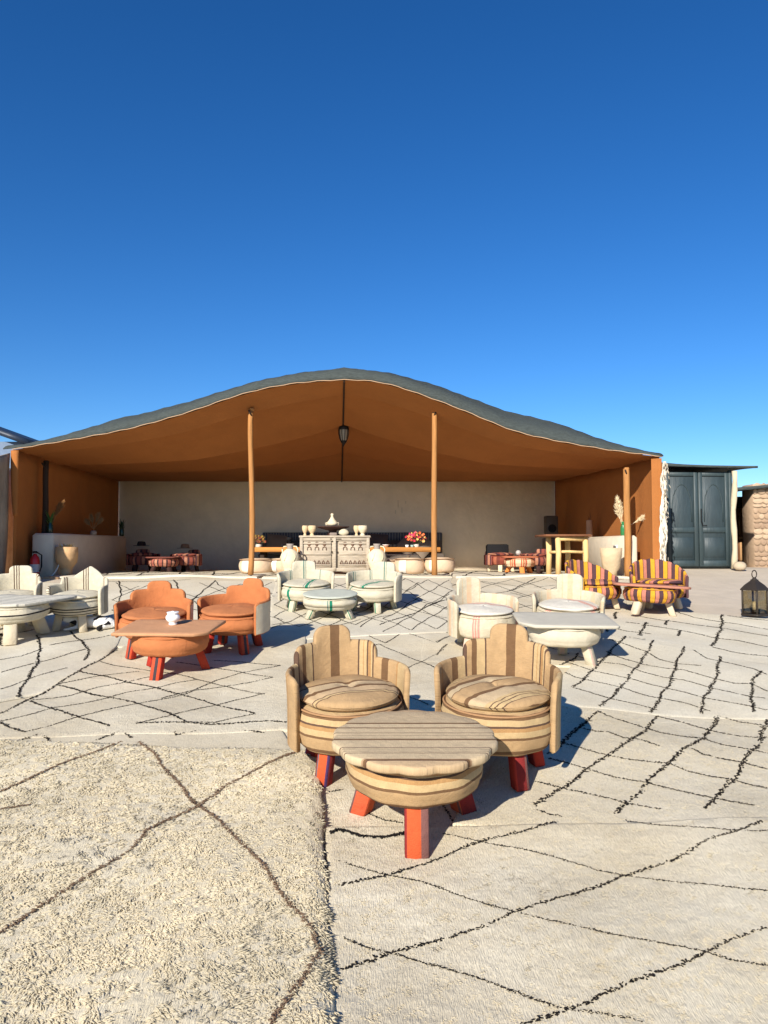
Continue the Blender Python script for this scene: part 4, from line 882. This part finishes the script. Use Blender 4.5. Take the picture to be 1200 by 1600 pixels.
def pouf(px, Y, Rr, h, label, band=True):
    x, yy, z = inten(px, Y); o = thing('pouf', (x, yy, z), label, 'pouf', group='round leather poufs at the long bench', rz=random.uniform(0, 3))
    pr = [(.02, .0), (Rr*.8, 0)]+[(Rr-.05+.05*math.cos(t), h/2+(h/2-.012)*math.sin(t)) for t in np.linspace(-1.45, 1.35, 9)]+[(Rr*.86, h-.002), (Rr*.5, h+.008), (.01, h+.01)]
    m = MB(); m.lathe(pr, 36, dis=lambda t, k: (.006*math.sin(6*t+k), .004*math.sin(3*t))); m.build('body', M_pf, o)
    m = MB(); m.tube([((Rr-.012)*math.cos(t), (Rr-.012)*math.sin(t), h-.012) for t in np.linspace(0, 6.2832, 41)], .010, 5); m.build('piping', plain('dark_piping', (150, 120, 92), .8, .2), o)
    m = MB(); m.grid(6, 8, lambda a, b: (lambda t, rr: ((rr)*math.cos(t), rr*math.sin(t), .02+(h-.04)*b))(-2.45-o.rotation_euler.z+a*.5, Rr+.006-.045*(2*b-1)**4), lambda: 0) if False else m.grid(6, 8, lambda a, b: (((Rr+.008-.04*(2*b-1)**4)*math.cos(-2.35+a*.5), (Rr+.008-.04*(2*b-1)**4)*math.sin(-2.35+a*.5), .02+(h-.04)*b), (a, b)))
    o.rotation_euler.z = 0; m.build('painted_sun_patch', plain('sunlit_leather_paint', (226, 218, 204), .8, .2), o)  # paler strip paints the sunlit left part of the pouf
pouf(401, 13.1, .30, .245, 'cream pouf behind the left golden pole'); pouf(441, 13.2, .25, .235, 'cream pouf behind the left amphora')
pouf(606, 13.3, .22, .24, 'cream pouf half hidden by the right amphora'); pouf(640, 13.1, .265, .265, 'cream pouf right of the right amphora'); pouf(687, 13.1, .265, .245, 'cream pouf at the foot of the right golden pole')
# banquette with patterned backrest along the wall
M_ban = plain('charcoal_cloth', (98, 88, 80), .92, .3, 80)
xa, xb = at(408, 840, YB-.35).x, at(692, 840, YB-.35).x; zg = float(gz(0, YB-.4))
bq = thing('banquette', ((xa+xb)/2, YB-.4, zg), 'dark banquette with blue grey patterned backrest along the back wall', 'bench')
m = MB(); m.box((0, 0, .19), (xb-xa, .62, .38), bev=.03); m.build('seat', M_ban, bq)
zt = at(500, 832, YB-.1).z-zg; m = MB(); m.box((0, .27, zt/2+.1), (xb-xa, .14, zt-.2), bev=.03); m.build('backrest', M_ban, bq)
m = MB(); m.box((0, .19, zt-.09), (xb-xa-.02, .02, .17), bev=.004); m.build('patterned_band', stripe('key_pattern', [(.05, (84, 88, 92)), (.02, (128, 126, 122)), (.03, (70, 76, 84)), (.02, (128, 126, 122))], wob=.001), bq)
def cush_sq(px, py, Y, w_, rgb, label, rot):
    p = at(px, py, Y); o = thing('scatter_cushion', p, label, 'cushion', group='cushions on the banquette'); m = MB()
    m.grid(8, 8, lambda a, b: (((a-.5)*w_, -.09*math.sin(a*math.pi)**.6*math.sin(b*math.pi)**.6, (b-.5)*w_), (a, b)))
    m.grid(8, 8, lambda a, b: (((a-.5)*w_, .07*math.sin(a*math.pi)**.6*math.sin(b*math.pi)**.6, (b-.5)*w_), (a, b)), True)
    q = m.build('cover', plain('cushion_%d_%d' % (rgb[0], rgb[1]), rgb, .92, .3, 90), o); o.matrix_world = Matrix.Translation(p) @ Matrix.Rotation(rot, 4, 'Y') @ Matrix.Rotation(R(-12), 4, 'X')
cush_sq(432, 851, 15.8, .42, (112, 98, 84), 'grey beige cushion on the banquette beside the left flowers', .1)
cush_sq(660, 853, 15.8, .40, (140, 124, 108), 'pale diamond cushion behind the bright bouquet', R(45))
cush_sq(637, 853, 15.9, .36, (128, 112, 98), 'grey diamond cushion left of the bright bouquet', R(45))
cush_sq(590, 850, 15.8, .42, (80, 70, 66), 'dark cushion on the banquette behind the right amphora', .05)
# things standing on the long bench
def bouquet(px, py, Y, cols, rad, label, n=46, seed=1):
    p = at(px, py, Y); o = thing('bouquet', p, label, 'flowers'); rd = random.Random(seed)
    m = MB(); m.lathe([(.002, 0), (.05, 0), (.06, .03), (.05, .07), (.045, .07)], 16); m.build('vase', plain('pale_glass_vase', (196, 190, 176), .3, 0), o)
    sm = MB()
    for k in range(n):
        t = rd.uniform(0, 6.28); e = rd.uniform(.1, 1.35); r = rad*rd.uniform(.55, 1); c = Vector((r*math.sin(e)*math.cos(t), r*math.sin(e)*math.sin(t)*.7, .08+r*math.cos(e)))
        sm.tube([(0, 0, .05), tuple(c*.6+Vector((0, 0, .03))), tuple(c)], .003, 4)
        f = MB(); s = rd.uniform(.016, .032)
        for j in range(6):
            a = j*1.047+rd.random(); d = Vector((math.cos(a), -.4, math.sin(a))).normalized(); b0 = len(f.v); pp = d.cross(Vector((0, 1, .2))).normalized()
            f.v += [tuple(c), tuple(c+d*s*.6+pp*s*.35), tuple(c+d*s*1.15), tuple(c+d*s*.6-pp*s*.35)]; f.uv += [(0, 0)]*4; f.f.append((b0, b0+1, b0+2, b0+3))
        cc = cols[k % len(cols)]; f.build('flower', plain('petal_%d_%d_%d' % cc, cc, .8, 0), o, False)
    sm.build('stems', plain('flower_stem', (84, 84, 50), .8, 0), o); return o
bouquet(650, 856, YBN+.1, [(226, 70, 120), (236, 110, 60), (240, 190, 110), (210, 50, 80), (238, 140, 90), (150, 50, 40)], .24, 'bright pink orange and yellow bouquet on the long bench right side', 60, 3)
bouquet(404, 856, YBN+.2, [(150, 74, 50), (110, 60, 50), (160, 130, 60), (120, 90, 50)], .17, 'dried brown bouquet on the long bench beside the left pole', 34, 5)
o = thing('candlestick', at(452, 855, YBN+.15), 'black candlestick standing on the long bench behind the left amphora', 'candlestick')
m = MB(); m.lathe([(.002, 0), (.05, 0), (.05, .012), (.014, .03), (.012, .12), (.045, .13), (.05, .16), (.035, .185), (.002, .19)], 16); m.build('body', M_black, o)
o = thing('white_bowl', at(603, 855, YBN+.1), 'small white bowl on the long bench right of the amphora', 'bowl')
m = MB(); m.lathe([(.002, 0), (.03, 0), (.06, .04), (.075, .05), (.07, .05), (.05, .035)], 18); m.build('body', M_white, o)
for px, lab in ((611, 'left dark cup beside the white bowl on the long bench'), (617, 'right dark cup beside the white bowl on the long bench'), (441, 'dark cup left of the black candlestick on the bench')):
    o = thing('dark_cup', at(px, 855, YBN+.1), lab, 'cup', group='dark cups on the long bench'); m = MB(); m.lathe([(.002, 0), (.028, 0), (.034, .05), (.03, .05), (.026, .01)], 14); m.build('body', M_black, o)
    m = MB(); m.tube([(.03, 0, .04), (.048, 0, .034), (.044, 0, .015), (.03, 0, .012)], .005, 5); m.build('handle', M_black, o)
for px, lab in ((636, 'white cup left of the bright bouquet'), (644, 'clear tumbler before the bright bouquet')):
    o = thing('small_cup', at(px, 856, YBN+.02), lab, 'cup'); m = MB(); m.lathe([(.002, 0), (.026, 0), (.034, .055), (.03, .055), (.024, .01)], 14); m.build('body', M_white if px == 636 else plain('tumbler_glass', (150, 170, 160), .15, 0), o)
# ------------------------------------------------------------------ log table at the right front of the tent
M_log = plain('peeled_log', (214, 180, 122), .75, .4, 10, .15, 7, stretch=(4, 4, .6))
YT = 12.0; x0, x1 = at(854, 890, YT).x, at(907, 890, YT).x; zg = tz((x0+x1)/2, YT); zt = at(880, 836, YT).z-zg
lt = thing('log_table', ((x0+x1)/2, YT, zg), 'tall rustic table of peeled logs at the right front of the tent', 'table'); hw = (x1-x0)/2
for sx_, sy_ in ((-1, -.15), (-.62, -.35), (1, -.3), (.55, .35)):
    m = MB(); m.tube([(sx_*hw, sy_, 0), (sx_*hw+.01, sy_, zt*.5), (sx_*hw, sy_, zt-.03)], .042, 10); m.build('leg', M_log, lt)
m = MB(); m.box((-.02, 0, zt-.012), (2*hw+.16, .85, .035), bev=.008); m.build('tabletop', plain('log_table_top', (120, 78, 52), .8, .4, 12, .2), lt)
m = MB(); m.tube([(-.62*hw, -.35, zt-.065), (0, -.33, zt-.06), (hw, -.3, zt-.07)], .035, 8); m.build('rail', M_log, lt)
m = MB(); m.tube([(-hw, -.15, zt*.56), (-.62*hw, -.33, zt*.57), (0, -.31, zt*.58), (hw, -.3, zt*.56)], .022, 8); m.build('stretcher', M_log, lt)
# planters and vases
M_pl = plain('rough_planter_clay', (196, 172, 138), .9, .5, 18, .16, 6)
def planter(px, py, Y, sc, lab, mat, prof, z=None):
    x, yy, zz = inten(px, Y); o = thing('planter', (x, yy, z if z is not None else zz), lab, 'planter'); m = MB(); m.lathe([(r*sc, h*sc) for r, h in prof], 28); m.build('body', mat, o); return o
o = planter(104, 905, 11.9, 1.0, 'tall footed clay planter with dry leaves before the left counter', plain('warm_clay', (198, 160, 116), .85, .4, 20), [(.002, 0), (.10, 0), (.085, .05), (.09, .10), (.10, .12), (.155, .20), (.17, .32), (.165, .44), (.15, .44), (.15, .36), (.002, .35)])
m = MB()
for k in range(40):
    t = random.uniform(0, 6.28); r = random.uniform(0, .12); c = Vector((r*math.cos(t), r*math.sin(t), .40)); d = Vector((math.cos(t)*.6, math.sin(t)*.6, 1)).normalized()*random.uniform(.05, .12); s = Vector((-d.y, d.x, 0)).normalized()*.018
    b0 = len(m.v); m.v += [tuple(c-s*.3), tuple(c+d*.5+s), tuple(c+d), tuple(c+d*.5-s)]; m.uv += [(0, 0)]*4; m.f.append((b0, b0+1, b0+2, b0+3))
m.build('dry_leaves', plain('dry_leaf', (196, 180, 130), .9, 0), o, False)['kind'] = 'stuff'
planter(955, 905, 11.45, 1.0, 'plain tapered beige planter before the right counter', M_pl, [(.002, 0), (.08, 0), (.085, .06), (.13, .12), (.155, .30), (.165, .42), (.15, .42), (.14, .30), (.002, .28)])
def blade_plume(o, cols, n, h0, h1, spread, wdt, seed, mat):
    rd = random.Random(seed); m = MB()
    for k in range(n):
        t = rd.uniform(0, 6.28); sp = rd.uniform(.05, spread); h = rd.uniform(h0, h1); pts = [Vector((0, 0, h0*.4)), Vector((sp*.35*math.cos(t), sp*.35*math.sin(t), h*.7)), Vector((sp*math.cos(t), sp*math.sin(t), h))]
        sd = Vector((-math.sin(t), math.cos(t), 0))*wdt; b0 = len(m.v); m.v += [tuple(pts[0]-sd*.4), tuple(pts[0]+sd*.4), tuple(pts[1]-sd), tuple(pts[1]+sd), tuple(pts[2])]; m.uv += [(0, 0)]*5; m.f += [(b0, b0+1, b0+3, b0+2), (b0+2, b0+3, b0+4)]
    return m.build('foliage', mat, o, False)
def pampas(o, dirs, mat, seed):
    rd = random.Random(seed)
    for d, L in dirs:
        d = Vector(d).normalized(); m = MB(); m.tube([(0, 0, .1), tuple(d*L*.5+Vector((0, 0, .1))), tuple(d*L*.6+Vector((0, 0, .1)))], .004, 4)
        for k in range(150):
            f = rd.uniform(.45, 1.0); c = d*L*f+Vector((0, 0, .1)); w_ = .055*math.sin((f-.42)/.6*3.0)+.01
            e = Vector((rd.gauss(0, 1), rd.gauss(0, 1), rd.gauss(0, 1))).normalized()*w_+d*.05; s = e.cross(Vector((.3, 1, .2))).normalized()*.005
            b0 = len(m.v); m.v += [tuple(c-s), tuple(c+s), tuple(c+e)]; m.uv += [(0, 0)]*3; m.f.append((b0, b0+1, b0+2))
        m.build('plume', mat, o, False)
def vase(px, Y, x, ztop, prof, mat, lab, name='vase'):
    o = thing(name, (x, Y, ztop), lab, 'vase'); m = MB(); m.lathe(prof, 20); m.build('body', mat, o); return o
M_green = plain('green_glass', (52, 120, 70), .12, 0); M_dg = plain('dark_green_glass', (24, 52, 40), .15, 0)
pl_m = plain('pampas', (214, 196, 160), .95, 0); lf_m = plain('leaf_green', (60, 92, 44), .7, 0, var=.3)
bt = [(.002, 0), (.04, 0), (.045, .02), (.045, .12), (.03, .16), (.028, .21), (.033, .22), (.026, .22), (.002, .05)]
xm = (CRX+at(996, 837, 11.7).x)/2
o = vase(975, 11.95, at(974, 830, 11.95).x, zc2, bt, M_green, 'green bottle vase with white pampas plumes on the right counter'); pampas(o, [((-.18, 0, 1), .50), ((-.08, .1, 1), .42), ((.9, -.1, .55), .44), ((-.3, 0, 1), .38)], pl_m, 2)
o = vase(921, 13.8, at(921, 838, 13.8).x, zc2, [(.002, 0), (.055, 0), (.06, .05), (.055, .3), (.06, .31), (.05, .31), (.05, .1), (.002, .08)], plain('dusty_rose_clay', (168, 132, 108), .85, .3), 'tall dusty clay cylinder vase at the back of the right counter')
blade_plume(o, 0, 12, .3, .48, .08, .004, 3, plain('dry_twig', (120, 84, 60), .9, 0))
xlm = at(78, 833, 12.1).x
o = vase(78, 12.1, xlm, zc1, bt, M_dg, 'dark green bottle vase with leafy sprig on the left counter front'); blade_plume(o, 0, 26, .2, .40, .13, .016, 4, lf_m); pampas(o, [((.5, 0, 1), .45), ((.3, .2, 1), .40)], plain('dry_brown_plume', (128, 92, 56), .95, 0), 5)
o = vase(148, 13.6, at(146, 838, 13.6).x, zc1, [(.002, 0), (.05, 0), (.06, .05), (.04, .08), (.035, .08)], plain('grey_clay', (150, 138, 128)), 'low vase of dried grass in the middle of the left counter'); pampas(o, [((-.2, 0, 1), .25), ((.3, 0, 1), .28), ((.6, 0, .8), .22), ((-.6, 0, .7), .2)], plain('dry_grass', (146, 118, 84), .95, 0), 6)
o = vase(190, 15.0, at(190, 838, 15.0).x, zc1, bt, M_dg, 'dark green vase with sprig at the back of the left counter'); blade_plume(o, 0, 22, .2, .36, .12, .016, 7, plain('dark_leaf', (38, 62, 36), .7, 0))
# dark box and twigs in the right back corner
o = thing('corner_speaker', at(861, 838, 15.6), 'dark upright speaker in the right back corner of the tent', 'speaker'); m = MB(); m.box((0, 0, .2), (.24, .24, .44), bev=.012); m.build('body', plain('charcoal_case', (84, 74, 64), .7, .1), o)
m = MB(); m.lathe([(.001, .005), (.07, .004), (.085, .0)], 18); m.v = [(v[0], -.122-v[2], .16+v[1]) for v in m.v]; m.build('cone', M_black, o)
m = MB(); m.box((0, 0, -.37), (.3, .3, .68), bev=.02); m.build('stand', plain('stand_plaster', (110, 96, 82), .9, .2), o)
# fire extinguisher
M_red = plain('red_enamel', (176, 26, 30), .35, 0)
p = at(54, 906, 11.5); o = thing('fire_extinguisher', (p.x, 11.5, float(gz(p.x, 11.5))), 'red fire extinguisher standing at the end of the left counter', 'extinguisher')
m = MB(); m.lathe([(.002, 0), (.062, 0), (.07, .012), (.07, .25), (.055, .30), (.03, .325), (.025, .35), (.002, .352)], 20); m.build('cylinder', M_red, o)
m = MB(); m.lathe([(.0712, .07), (.0714, .19)], 20); m.build('paper_band', plain('label_grey', (170, 166, 170), .6, 0), o)
m = MB(); m.box((0, -.01, .375), (.035, .10, .03), bev=.006); m.build('valve', M_black, o)
m = MB(); m.tube([(.03, 0, .37), (.10, 0, .33), (.10, 0, .15), (.085, -.02, .08)], .011, 6); m.build('hose', M_black, o)
# white cable
x, yy, z = inten(98, 11.85); c0 = at(100, 890, 11.85); m = MB(); m.tube([at(92, 872, 11.86), at(91.5, 884, 11.80), at(87, 893, 11.75), at(80, 901, 11.7), at(72, 905, 11.66)], .010, 6); o = m.build('power_cable', plain('white_cable', (214, 210, 200), .5, 0)); tag(o, 'white cable running from the left counter down to the rug', 'cable')
# folded rug edge beside the extinguisher
m = MB(); m.tube([at(60, 909, 11.30), at(70, 905, 11.32), at(80, 903.5, 11.32), at(92, 905, 11.32)], .035, 8); o = m.build('rolled_rug', plain('tan_roll', (168, 134, 102), .95, .5)); tag(o, 'small tan rolled cloth on the floor below the left clay planter', 'cloth')

# ------------------------------------------------------------------ metal lantern on the right
x, y = gp(1180, 963); lz = float(gz(x, y))-.0
ln = thing('floor_lantern', (x, y, max(lz, top_z(x, y))), 'dark metal lantern with glass sides and ring handle on the bare ground', 'lantern', rz=R(28))
M_iron = plain('aged_iron', (64, 56, 48), .55, .3, 40, .2, metal=.5); hw = .088
m = MB(); m.box((0, 0, .018), (.205, .205, .025), bev=.005); m.build('base', M_iron, ln)
for sx_ in (-1, 1):
    for sy_ in (-1, 1):
        m = MB(); m.box((sx_*hw, sy_*hw, .155), (.016, .016, .27), bev=.003); m.build('corner_post', M_iron, ln)
for k in range(4):
    t = k*math.pi/2; m = MB(); m.box((0, -hw, .155), (2*hw-.018, .003, .25), bev=.001); m.v = [(v[0]*math.cos(t)-v[1]*math.sin(t), v[0]*math.sin(t)+v[1]*math.cos(t), v[2]) for v in m.v]; m.build('glass_pane', glass('lantern_glass', (232, 228, 216)), ln)
m = MB(); m.v = []; 
rs = [(.108, .285), (.108, .297), (.075, .345), (.032, .39), (.028, .405)]
for r, z in rs:
    for k in range(4): t = k*math.pi/2+math.pi/4; m.v.append((r*1.414*math.cos(t)*.96, r*1.414*math.sin(t)*.96, z)); m.uv.append((0, 0))
for j in range(len(rs)-1):
    for k in range(4): a = j*4+k; b_ = j*4+(k+1) % 4; m.f.append((a, b_, b_+4, a+4))
m.f.append((16, 17, 18, 19)); m.f.append((3, 2, 1, 0)); m.build('roof', M_iron, ln, False)
m = MB(); m.lathe([(.03, .40), (.022, .415), (.012, .425), (.001, .43)], 12); m.build('cap', M_iron, ln)
m = MB(); m.tube([(.04*math.cos(t), 0, .462+.042*math.sin(t)) for t in np.linspace(0, 6.2832, 25)], .006, 6); m.build('ring_handle', M_iron, ln)
m = MB(); m.lathe([(.002, .03), (.05, .03), (.052, .075), (.045, .075), (.04, .05)], 18); m.build('candle_cup', plain('dark_iron', (40, 36, 34)), ln)
m = MB(); m.lathe([(.002, .06), (.026, .06), (.026, .16), (.002, .162)], 14); m.build('candle', plain('wax', (220, 208, 184), .5, 0), ln)

# ------------------------------------------------------------------ shed with green doors
M_door = plain('blue_green_paint', (45, 58, 62), .55, .25, 10, .26, 2.5, stretch=(3, 3, .8)); M_door2 = plain('blue_green_paint_frame', (48, 62, 65), .55, .25, 10, .26, 3, stretch=(3, 3, .8))
YS = 12.45; xa, xb = at(1030, 880, YS).x, at(1145, 880, YS).x; zb = float(gz(5.2, YS)); zt = at(1090, 734, YS).z
sd = thing('shed', ((xa+xb)/2, YS, zb), 'small shed with blue green double doors right of the tent', 'shed'); W = xb-xa; H = zt-zb
m = MB(); m.box((0, .85, H/2-.02), (W, 1.6, H-.02), bev=.01); m.build('wall', M_door, sd)
lw_ = (at(1092, 880, YS).x-at(1041, 880, YS).x); xc = at(1092, 880, YS).x-(xa+xb)/2; x0 = at(1041, 880, YS).x-(xa+xb)/2
for s, (a, b_) in enumerate(((x0+.01, xc-.004), (xc+.004, W/2-.05))):
    d_ = MB(); wd = b_-a; cx = (a+b_)/2; d_.box((cx, .02, H/2-.01), (wd, .05, H-.07), bev=.006); dr = d_.build('door', M_door, sd)
    for zz, hh in ((H-.075, .07), (H*.385, .09), (.075, .10)):
        m = MB(); m.box((cx, -.012, zz), (wd-.004, .025, hh), bev=.006); m.build('rail', M_door2, dr)
    for xx in (a+.035, b_-.035):
        m = MB(); m.box((xx, -.014, H/2), (.065, .025, H-.08), bev=.006); m.build('stile', M_door2, dr)
    m = MB(); m.box((cx, -.004, H*.21), (wd-.18, .02, H*.20), bev=.008); m.build('lower_panel', M_door, dr)
    hw_ = wd/2-.10; zs_ = H*.62
    m = MB(); pts = [(cx-hw_, -.006, H*.47), (cx-hw_, -.006, zs_)]
    for k in range(1, 7): t = k/6; pts.append((cx-hw_*(1-t**1.6), -.006, zs_+(H*.23)*math.sin(t*math.pi/2)**1.0))
    for k in range(5, -1, -1): t = k/6; pts.append((cx+hw_*(1-t**1.6), -.006, zs_+(H*.23)*math.sin(t*math.pi/2)**1.0))
    pts.append((cx+hw_, -.006, H*.47)); m.tube(pts, .009, 5); m.build('arch_moulding', M_door2, dr)
    if s == 1:
        m = MB(); m.tube([(a+.03, -.05, H*.60), (a+.025, -.06, H*.48), (a+.05, -.06, H*.43), (a+.12, -.05, H*.43)], .009, 6); m.build('handle', M_black, dr)
m = MB(); m.box((W/2-.025, .0, H/2), (.055, .07, H-.02), bev=.006); m.build('frame_post', M_door2, sd)
m = MB(); m.box((x0-.02, .0, H/2), (.055, .07, H-.02), bev=.006); m.build('frame_post', M_door2, sd)
m = MB(); 
def rf(a, b): return ((-W/2-.05+(W+.42)*a, -.16+2.0*b, H+.012+.13*(1-a)**1.5*(.25+min(1, b*3)*.75)+.008*math.sin(a*14)*b+.16*b*(1-b)), (a, b))
m.grid(20, 10, rf); o = m.build('roof_sheet', M_roof, sd); o.modifiers.new('thickness', 'SOLIDIFY').thickness = -.035
# pale rough post at the shed corner and its base stone
p = at(1149, 884, YS-.12); z0 = float(gz(p.x, p.y)); h = at(1147, 736, YS-.12).z-z0
o = thing('rough_post', (p.x, p.y, z0), 'pale twisted wooden post at the right corner of the shed', 'post'); m = MB(); m.tube([(-.02+.012*math.sin(k*.9)+.03*k/10, .01*math.cos(k), h*k/10) for k in range(11)], lambda a: .045+.006*math.sin(a*19), 8); m.build('trunk', plain('bleached_wood', (192, 178, 150), .85, .5, 15), o)
m = MB(); m.ico((0, 0, .05), .1, 2, (1.1, .8, .75), .06); o = m.build('base_stone', plain('pale_base_stone', (180, 163, 138), .9, .4)); o.location = (at(1156, 884, YS-.25).x, YS-.25, z0); tag(o, 'pale stone block at the foot of the shed post', 'stone')

# ------------------------------------------------------------------ stone house on the right
YH = 14.2; xh = at(1179, 860, YH).x; zb = float(gz(xh, YH))-.05; zt = at(1190, 756, YH).z
hs = thing('stone_house', (xh, YH, zb), 'stone house with grey roof and carved doors at the right picture edge', 'house'); H = zt-zb
M_mort = plain('earth_mortar', (172, 147, 122), .95, .5, 20, .15)
m = MB(); m.box((1.5, .24, H/2), (3.0, .44, H), bev=.02); wall = m.build('wall', M_mort, hs)
smats = [plain('field_stone_%d' % k, c, .92, .6, 18, .2, 8) for k, c in enumerate([(182, 155, 128), (170, 143, 116), (192, 166, 138), (162, 136, 112)])]
meshes = []
for k in range(8):
    mm_ = MB(); mm_.ico((0, 0, 0), .5, 2, (1, .45, .8), .05); o = mm_.build('stone', smats[k % 4]); meshes.append(o.data); bpy.data.objects.remove(o)
zz = .06
while zz < H-.05:
    hh = random.uniform(.06, .12); xx = .0
    while xx < 1.15:
        ww = random.uniform(.07, .18); s = bpy.data.objects.new('stone', random.choice(meshes)); COL.objects.link(s); s.parent = wall
        s.location = (xx+ww/2, -.0, zz+hh/2); s.scale = (ww*1.12, .032, hh*1.32); s.rotation_euler = (0, random.uniform(-.15, .15), 0); xx += ww+.008
    zz += hh+.008
m = MB(); m.grid(10, 8, lambda a, b: ((-.62+4.0*a, -.12+3.0*b, H+.03-.22*(1-a)*0+ (a*.35-.13)+.12*math.sin(a*2.2)*b), (a, b))); o = m.build('roof', M_roof, hs); o.modifiers.new('thickness', 'SOLIDIFY').thickness = .06
# recessed porch with carved door leaves
m = MB(); m.box((.7, 1.7, H/2-.06), (2.6, .12, H-.14), bev=.01); m.build('porch_wall', M_dark, hs)
m = MB(); m.box((-.70, .95, H/2-.08), (.12, 1.5, H-.18), bev=.01); m.build('added_sun_blocker', M_mort, hs)  # added wall, unseen behind the shed, blocks the sun from the porch
M_cd = plain('carved_door_wood', (118, 78, 52), .8, .5, 18, .25)
for k in range(2):
    m = MB(); m.box((.54+.25*k, 1.62, H*.40), (.20, .05, H*.74), bev=.008); d_ = m.build('carved_door', M_cd, hs)
    cx = .54+.25*k; m = MB(); m.tube([(cx-.07, 1.59, H*.42), (cx-.07, 1.59, H*.62), (cx-.04, 1.59, H*.70), (cx, 1.59, H*.75), (cx+.04, 1.59, H*.70), (cx+.07, 1.59, H*.62), (cx+.07, 1.59, H*.42)], .014, 6); m.build('arch', plain('pale_door_wood', (170, 132, 92), .8, .3), d_)
    m = MB(); m.box((cx, 1.585, H*.20), (.14, .03, H*.24), bev=.008); m.build('panel', MATS['pale_door_wood'], d_)
    m = MB(); m.box((cx, 1.585, H*.375), (.19, .03, .05), bev=.008); m.build('rail', MATS['pale_door_wood'], d_)
# far house at the left edge
p = at(0, 690, 22); zb = 1.0
fh = thing('far_house', (at(-60, 700, 22).x, 22, zb), 'pale house with dark blue roof edge behind the left tent corner', 'house'); H = at(0, 690, 22).z-zb
m = MB(); m.box((0, 1.5, H/2), (3.6, 3, H), bev=.02); m.build('wall', plain('pale_blue_wall', (112, 128, 150), .8, .2), fh)
m = MB(); m.grid(8, 4, lambda a, b: ((lambda x: (x, -.35+3.6*b, H+.20-.36*(x-1.1)))(-2.4+4.45*a), (a, b))); o = m.build('roof', plain('navy_roof', (34, 46, 64), .5, .2), fh); o.modifiers.new('thickness', 'SOLIDIFY').thickness = -.16
# low stone heap outside the left corner
o = thing('stone_pile', at(2, 760, 12.6), 'pale rubble wall end beside the left tent corner', 'wall'); m = MB()
zg = float(gz(-6, 12.6))
m.box((-.25, .3, (zg-at(2, 760, 12.6).z)/2+.15), (.5, .5, at(2, 722, 12.6).z-zg), bev=.08); m.build('rubble', plain('rubble', (176, 156, 130), .95, 1, 8, .3, 5), o)

# ------------------------------------------------------------------ cat resting beside the pointed chair
x0, y0 = gp(150, 985); z0 = top_z(x0, y0)
ct = thing('cat', (x0, y0, z0), 'white cat with black patches lying half under the pointed chair', 'cat', tilt=SLOPE); ct.scale = (.9, .9, .78)
def skin(name, nodes, edges, radii, mat, parent, root=0):
    me = bpy.data.meshes.new(name); me.from_pydata(nodes, edges, []); o = bpy.data.objects.new(name, me); COL.objects.link(o)
    o.modifiers.new('skin', 'SKIN')
    for i, r in enumerate(radii): d = me.skin_vertices[0].data[i]; d.radius = (r, r) if not isinstance(r, tuple) else r; d.use_root = (i == root)
    s = o.modifiers.new('sub', 'SUBSURF'); s.levels = 2; s.render_levels = 2
    dg = bpy.context.evaluated_depsgraph_get(); em = bpy.data.meshes.new_from_object(o.evaluated_get(dg)); bpy.data.objects.remove(o)
    em.name = name; em.materials.clear(); em.materials.append(mat); em.polygons.foreach_set('use_smooth', [True]*len(em.polygons))
    n = bpy.data.objects.new(name, em); COL.objects.link(n); n.parent = parent; return n
mc, N, L, B = newmat('cat_fur'); tc = N.new('ShaderNodeTexCoord'); nz = N.new('ShaderNodeTexNoise'); nz.inputs['Scale'].default_value = 9; nz.inputs['Detail'].default_value = 1
mpn = N.new('ShaderNodeMapping'); mpn.inputs['Location'].default_value = (.31, .2, .1); L.new(tc.outputs['Object'], mpn.inputs[0]); L.new(mpn.outputs[0], nz.inputs['Vector'])
cr = N.new('ShaderNodeValToRGB'); cr.color_ramp.elements[0].position = .545; cr.color_ramp.elements[1].position = .565; cr.color_ramp.elements[0].color = (*lin((232, 228, 220)), 1); cr.color_ramp.elements[1].color = (*lin((30, 28, 28)), 1)
L.new(nz.outputs['Fac'], cr.inputs[0]); finish(N, L, B, cr.outputs[0], .9, .5, 120, .08, 30, tc.outputs['Object'])
# lying along x: hips in the sun at +x, chest and head in the shade at -x
nodes = [(.06, 0, .085), (.16, .01, .08), (-.06, 0, .09), (-.17, 0, .095), (-.25, -.02, .12), (-.31, -.05, .135), (-.345, -.075, .125),
         (.13, -.07, .05), (.06, -.12, .03), (.10, -.16, .018), (-.16, -.07, .045), (-.25, -.11, .02), (-.31, -.13, .016), (-.14, .02, .04), (-.22, -.05, .018),
         (.23, .0, .05), (.29, -.05, .03), (.31, -.12, .022), (.27, -.17, .02)]
edges = [(0, 1), (0, 2), (2, 3), (3, 4), (4, 5), (5, 6), (1, 7), (7, 8), (8, 9), (3, 10), (10, 11), (11, 12), (3, 13), (13, 14), (1, 15), (15, 16), (16, 17), (17, 18)]
rad = [.085, .082, .08, .07, .045, .05, .024, .045, .024, .018, .03, .018, .016, .028, .018, .024, .018, .015, .012]
body = skin('body', nodes, edges, rad, mc, ct)
for s in (-1, 1):
    m = MB(); b0 = 0; c = Vector((-.295+.0*s, -.045+s*.028, .175)); m.v = [tuple(c+Vector(d)) for d in ((.012, -.016, 0), (.012, .016, 0), (-.014, 0, 0), (0, s*.006, .042))]; m.uv = [(0, 0)]*4; m.f = [(0, 1, 3), (1, 2, 3), (2, 0, 3), (2, 1, 0)]
    m.build('ear', mc, ct)
    m = MB(); m.ico((-.35, -.068+s*.02, .148), .007, 1); m.build('eye', plain('cat_eye', (110, 120, 40), .15, 0), ct)
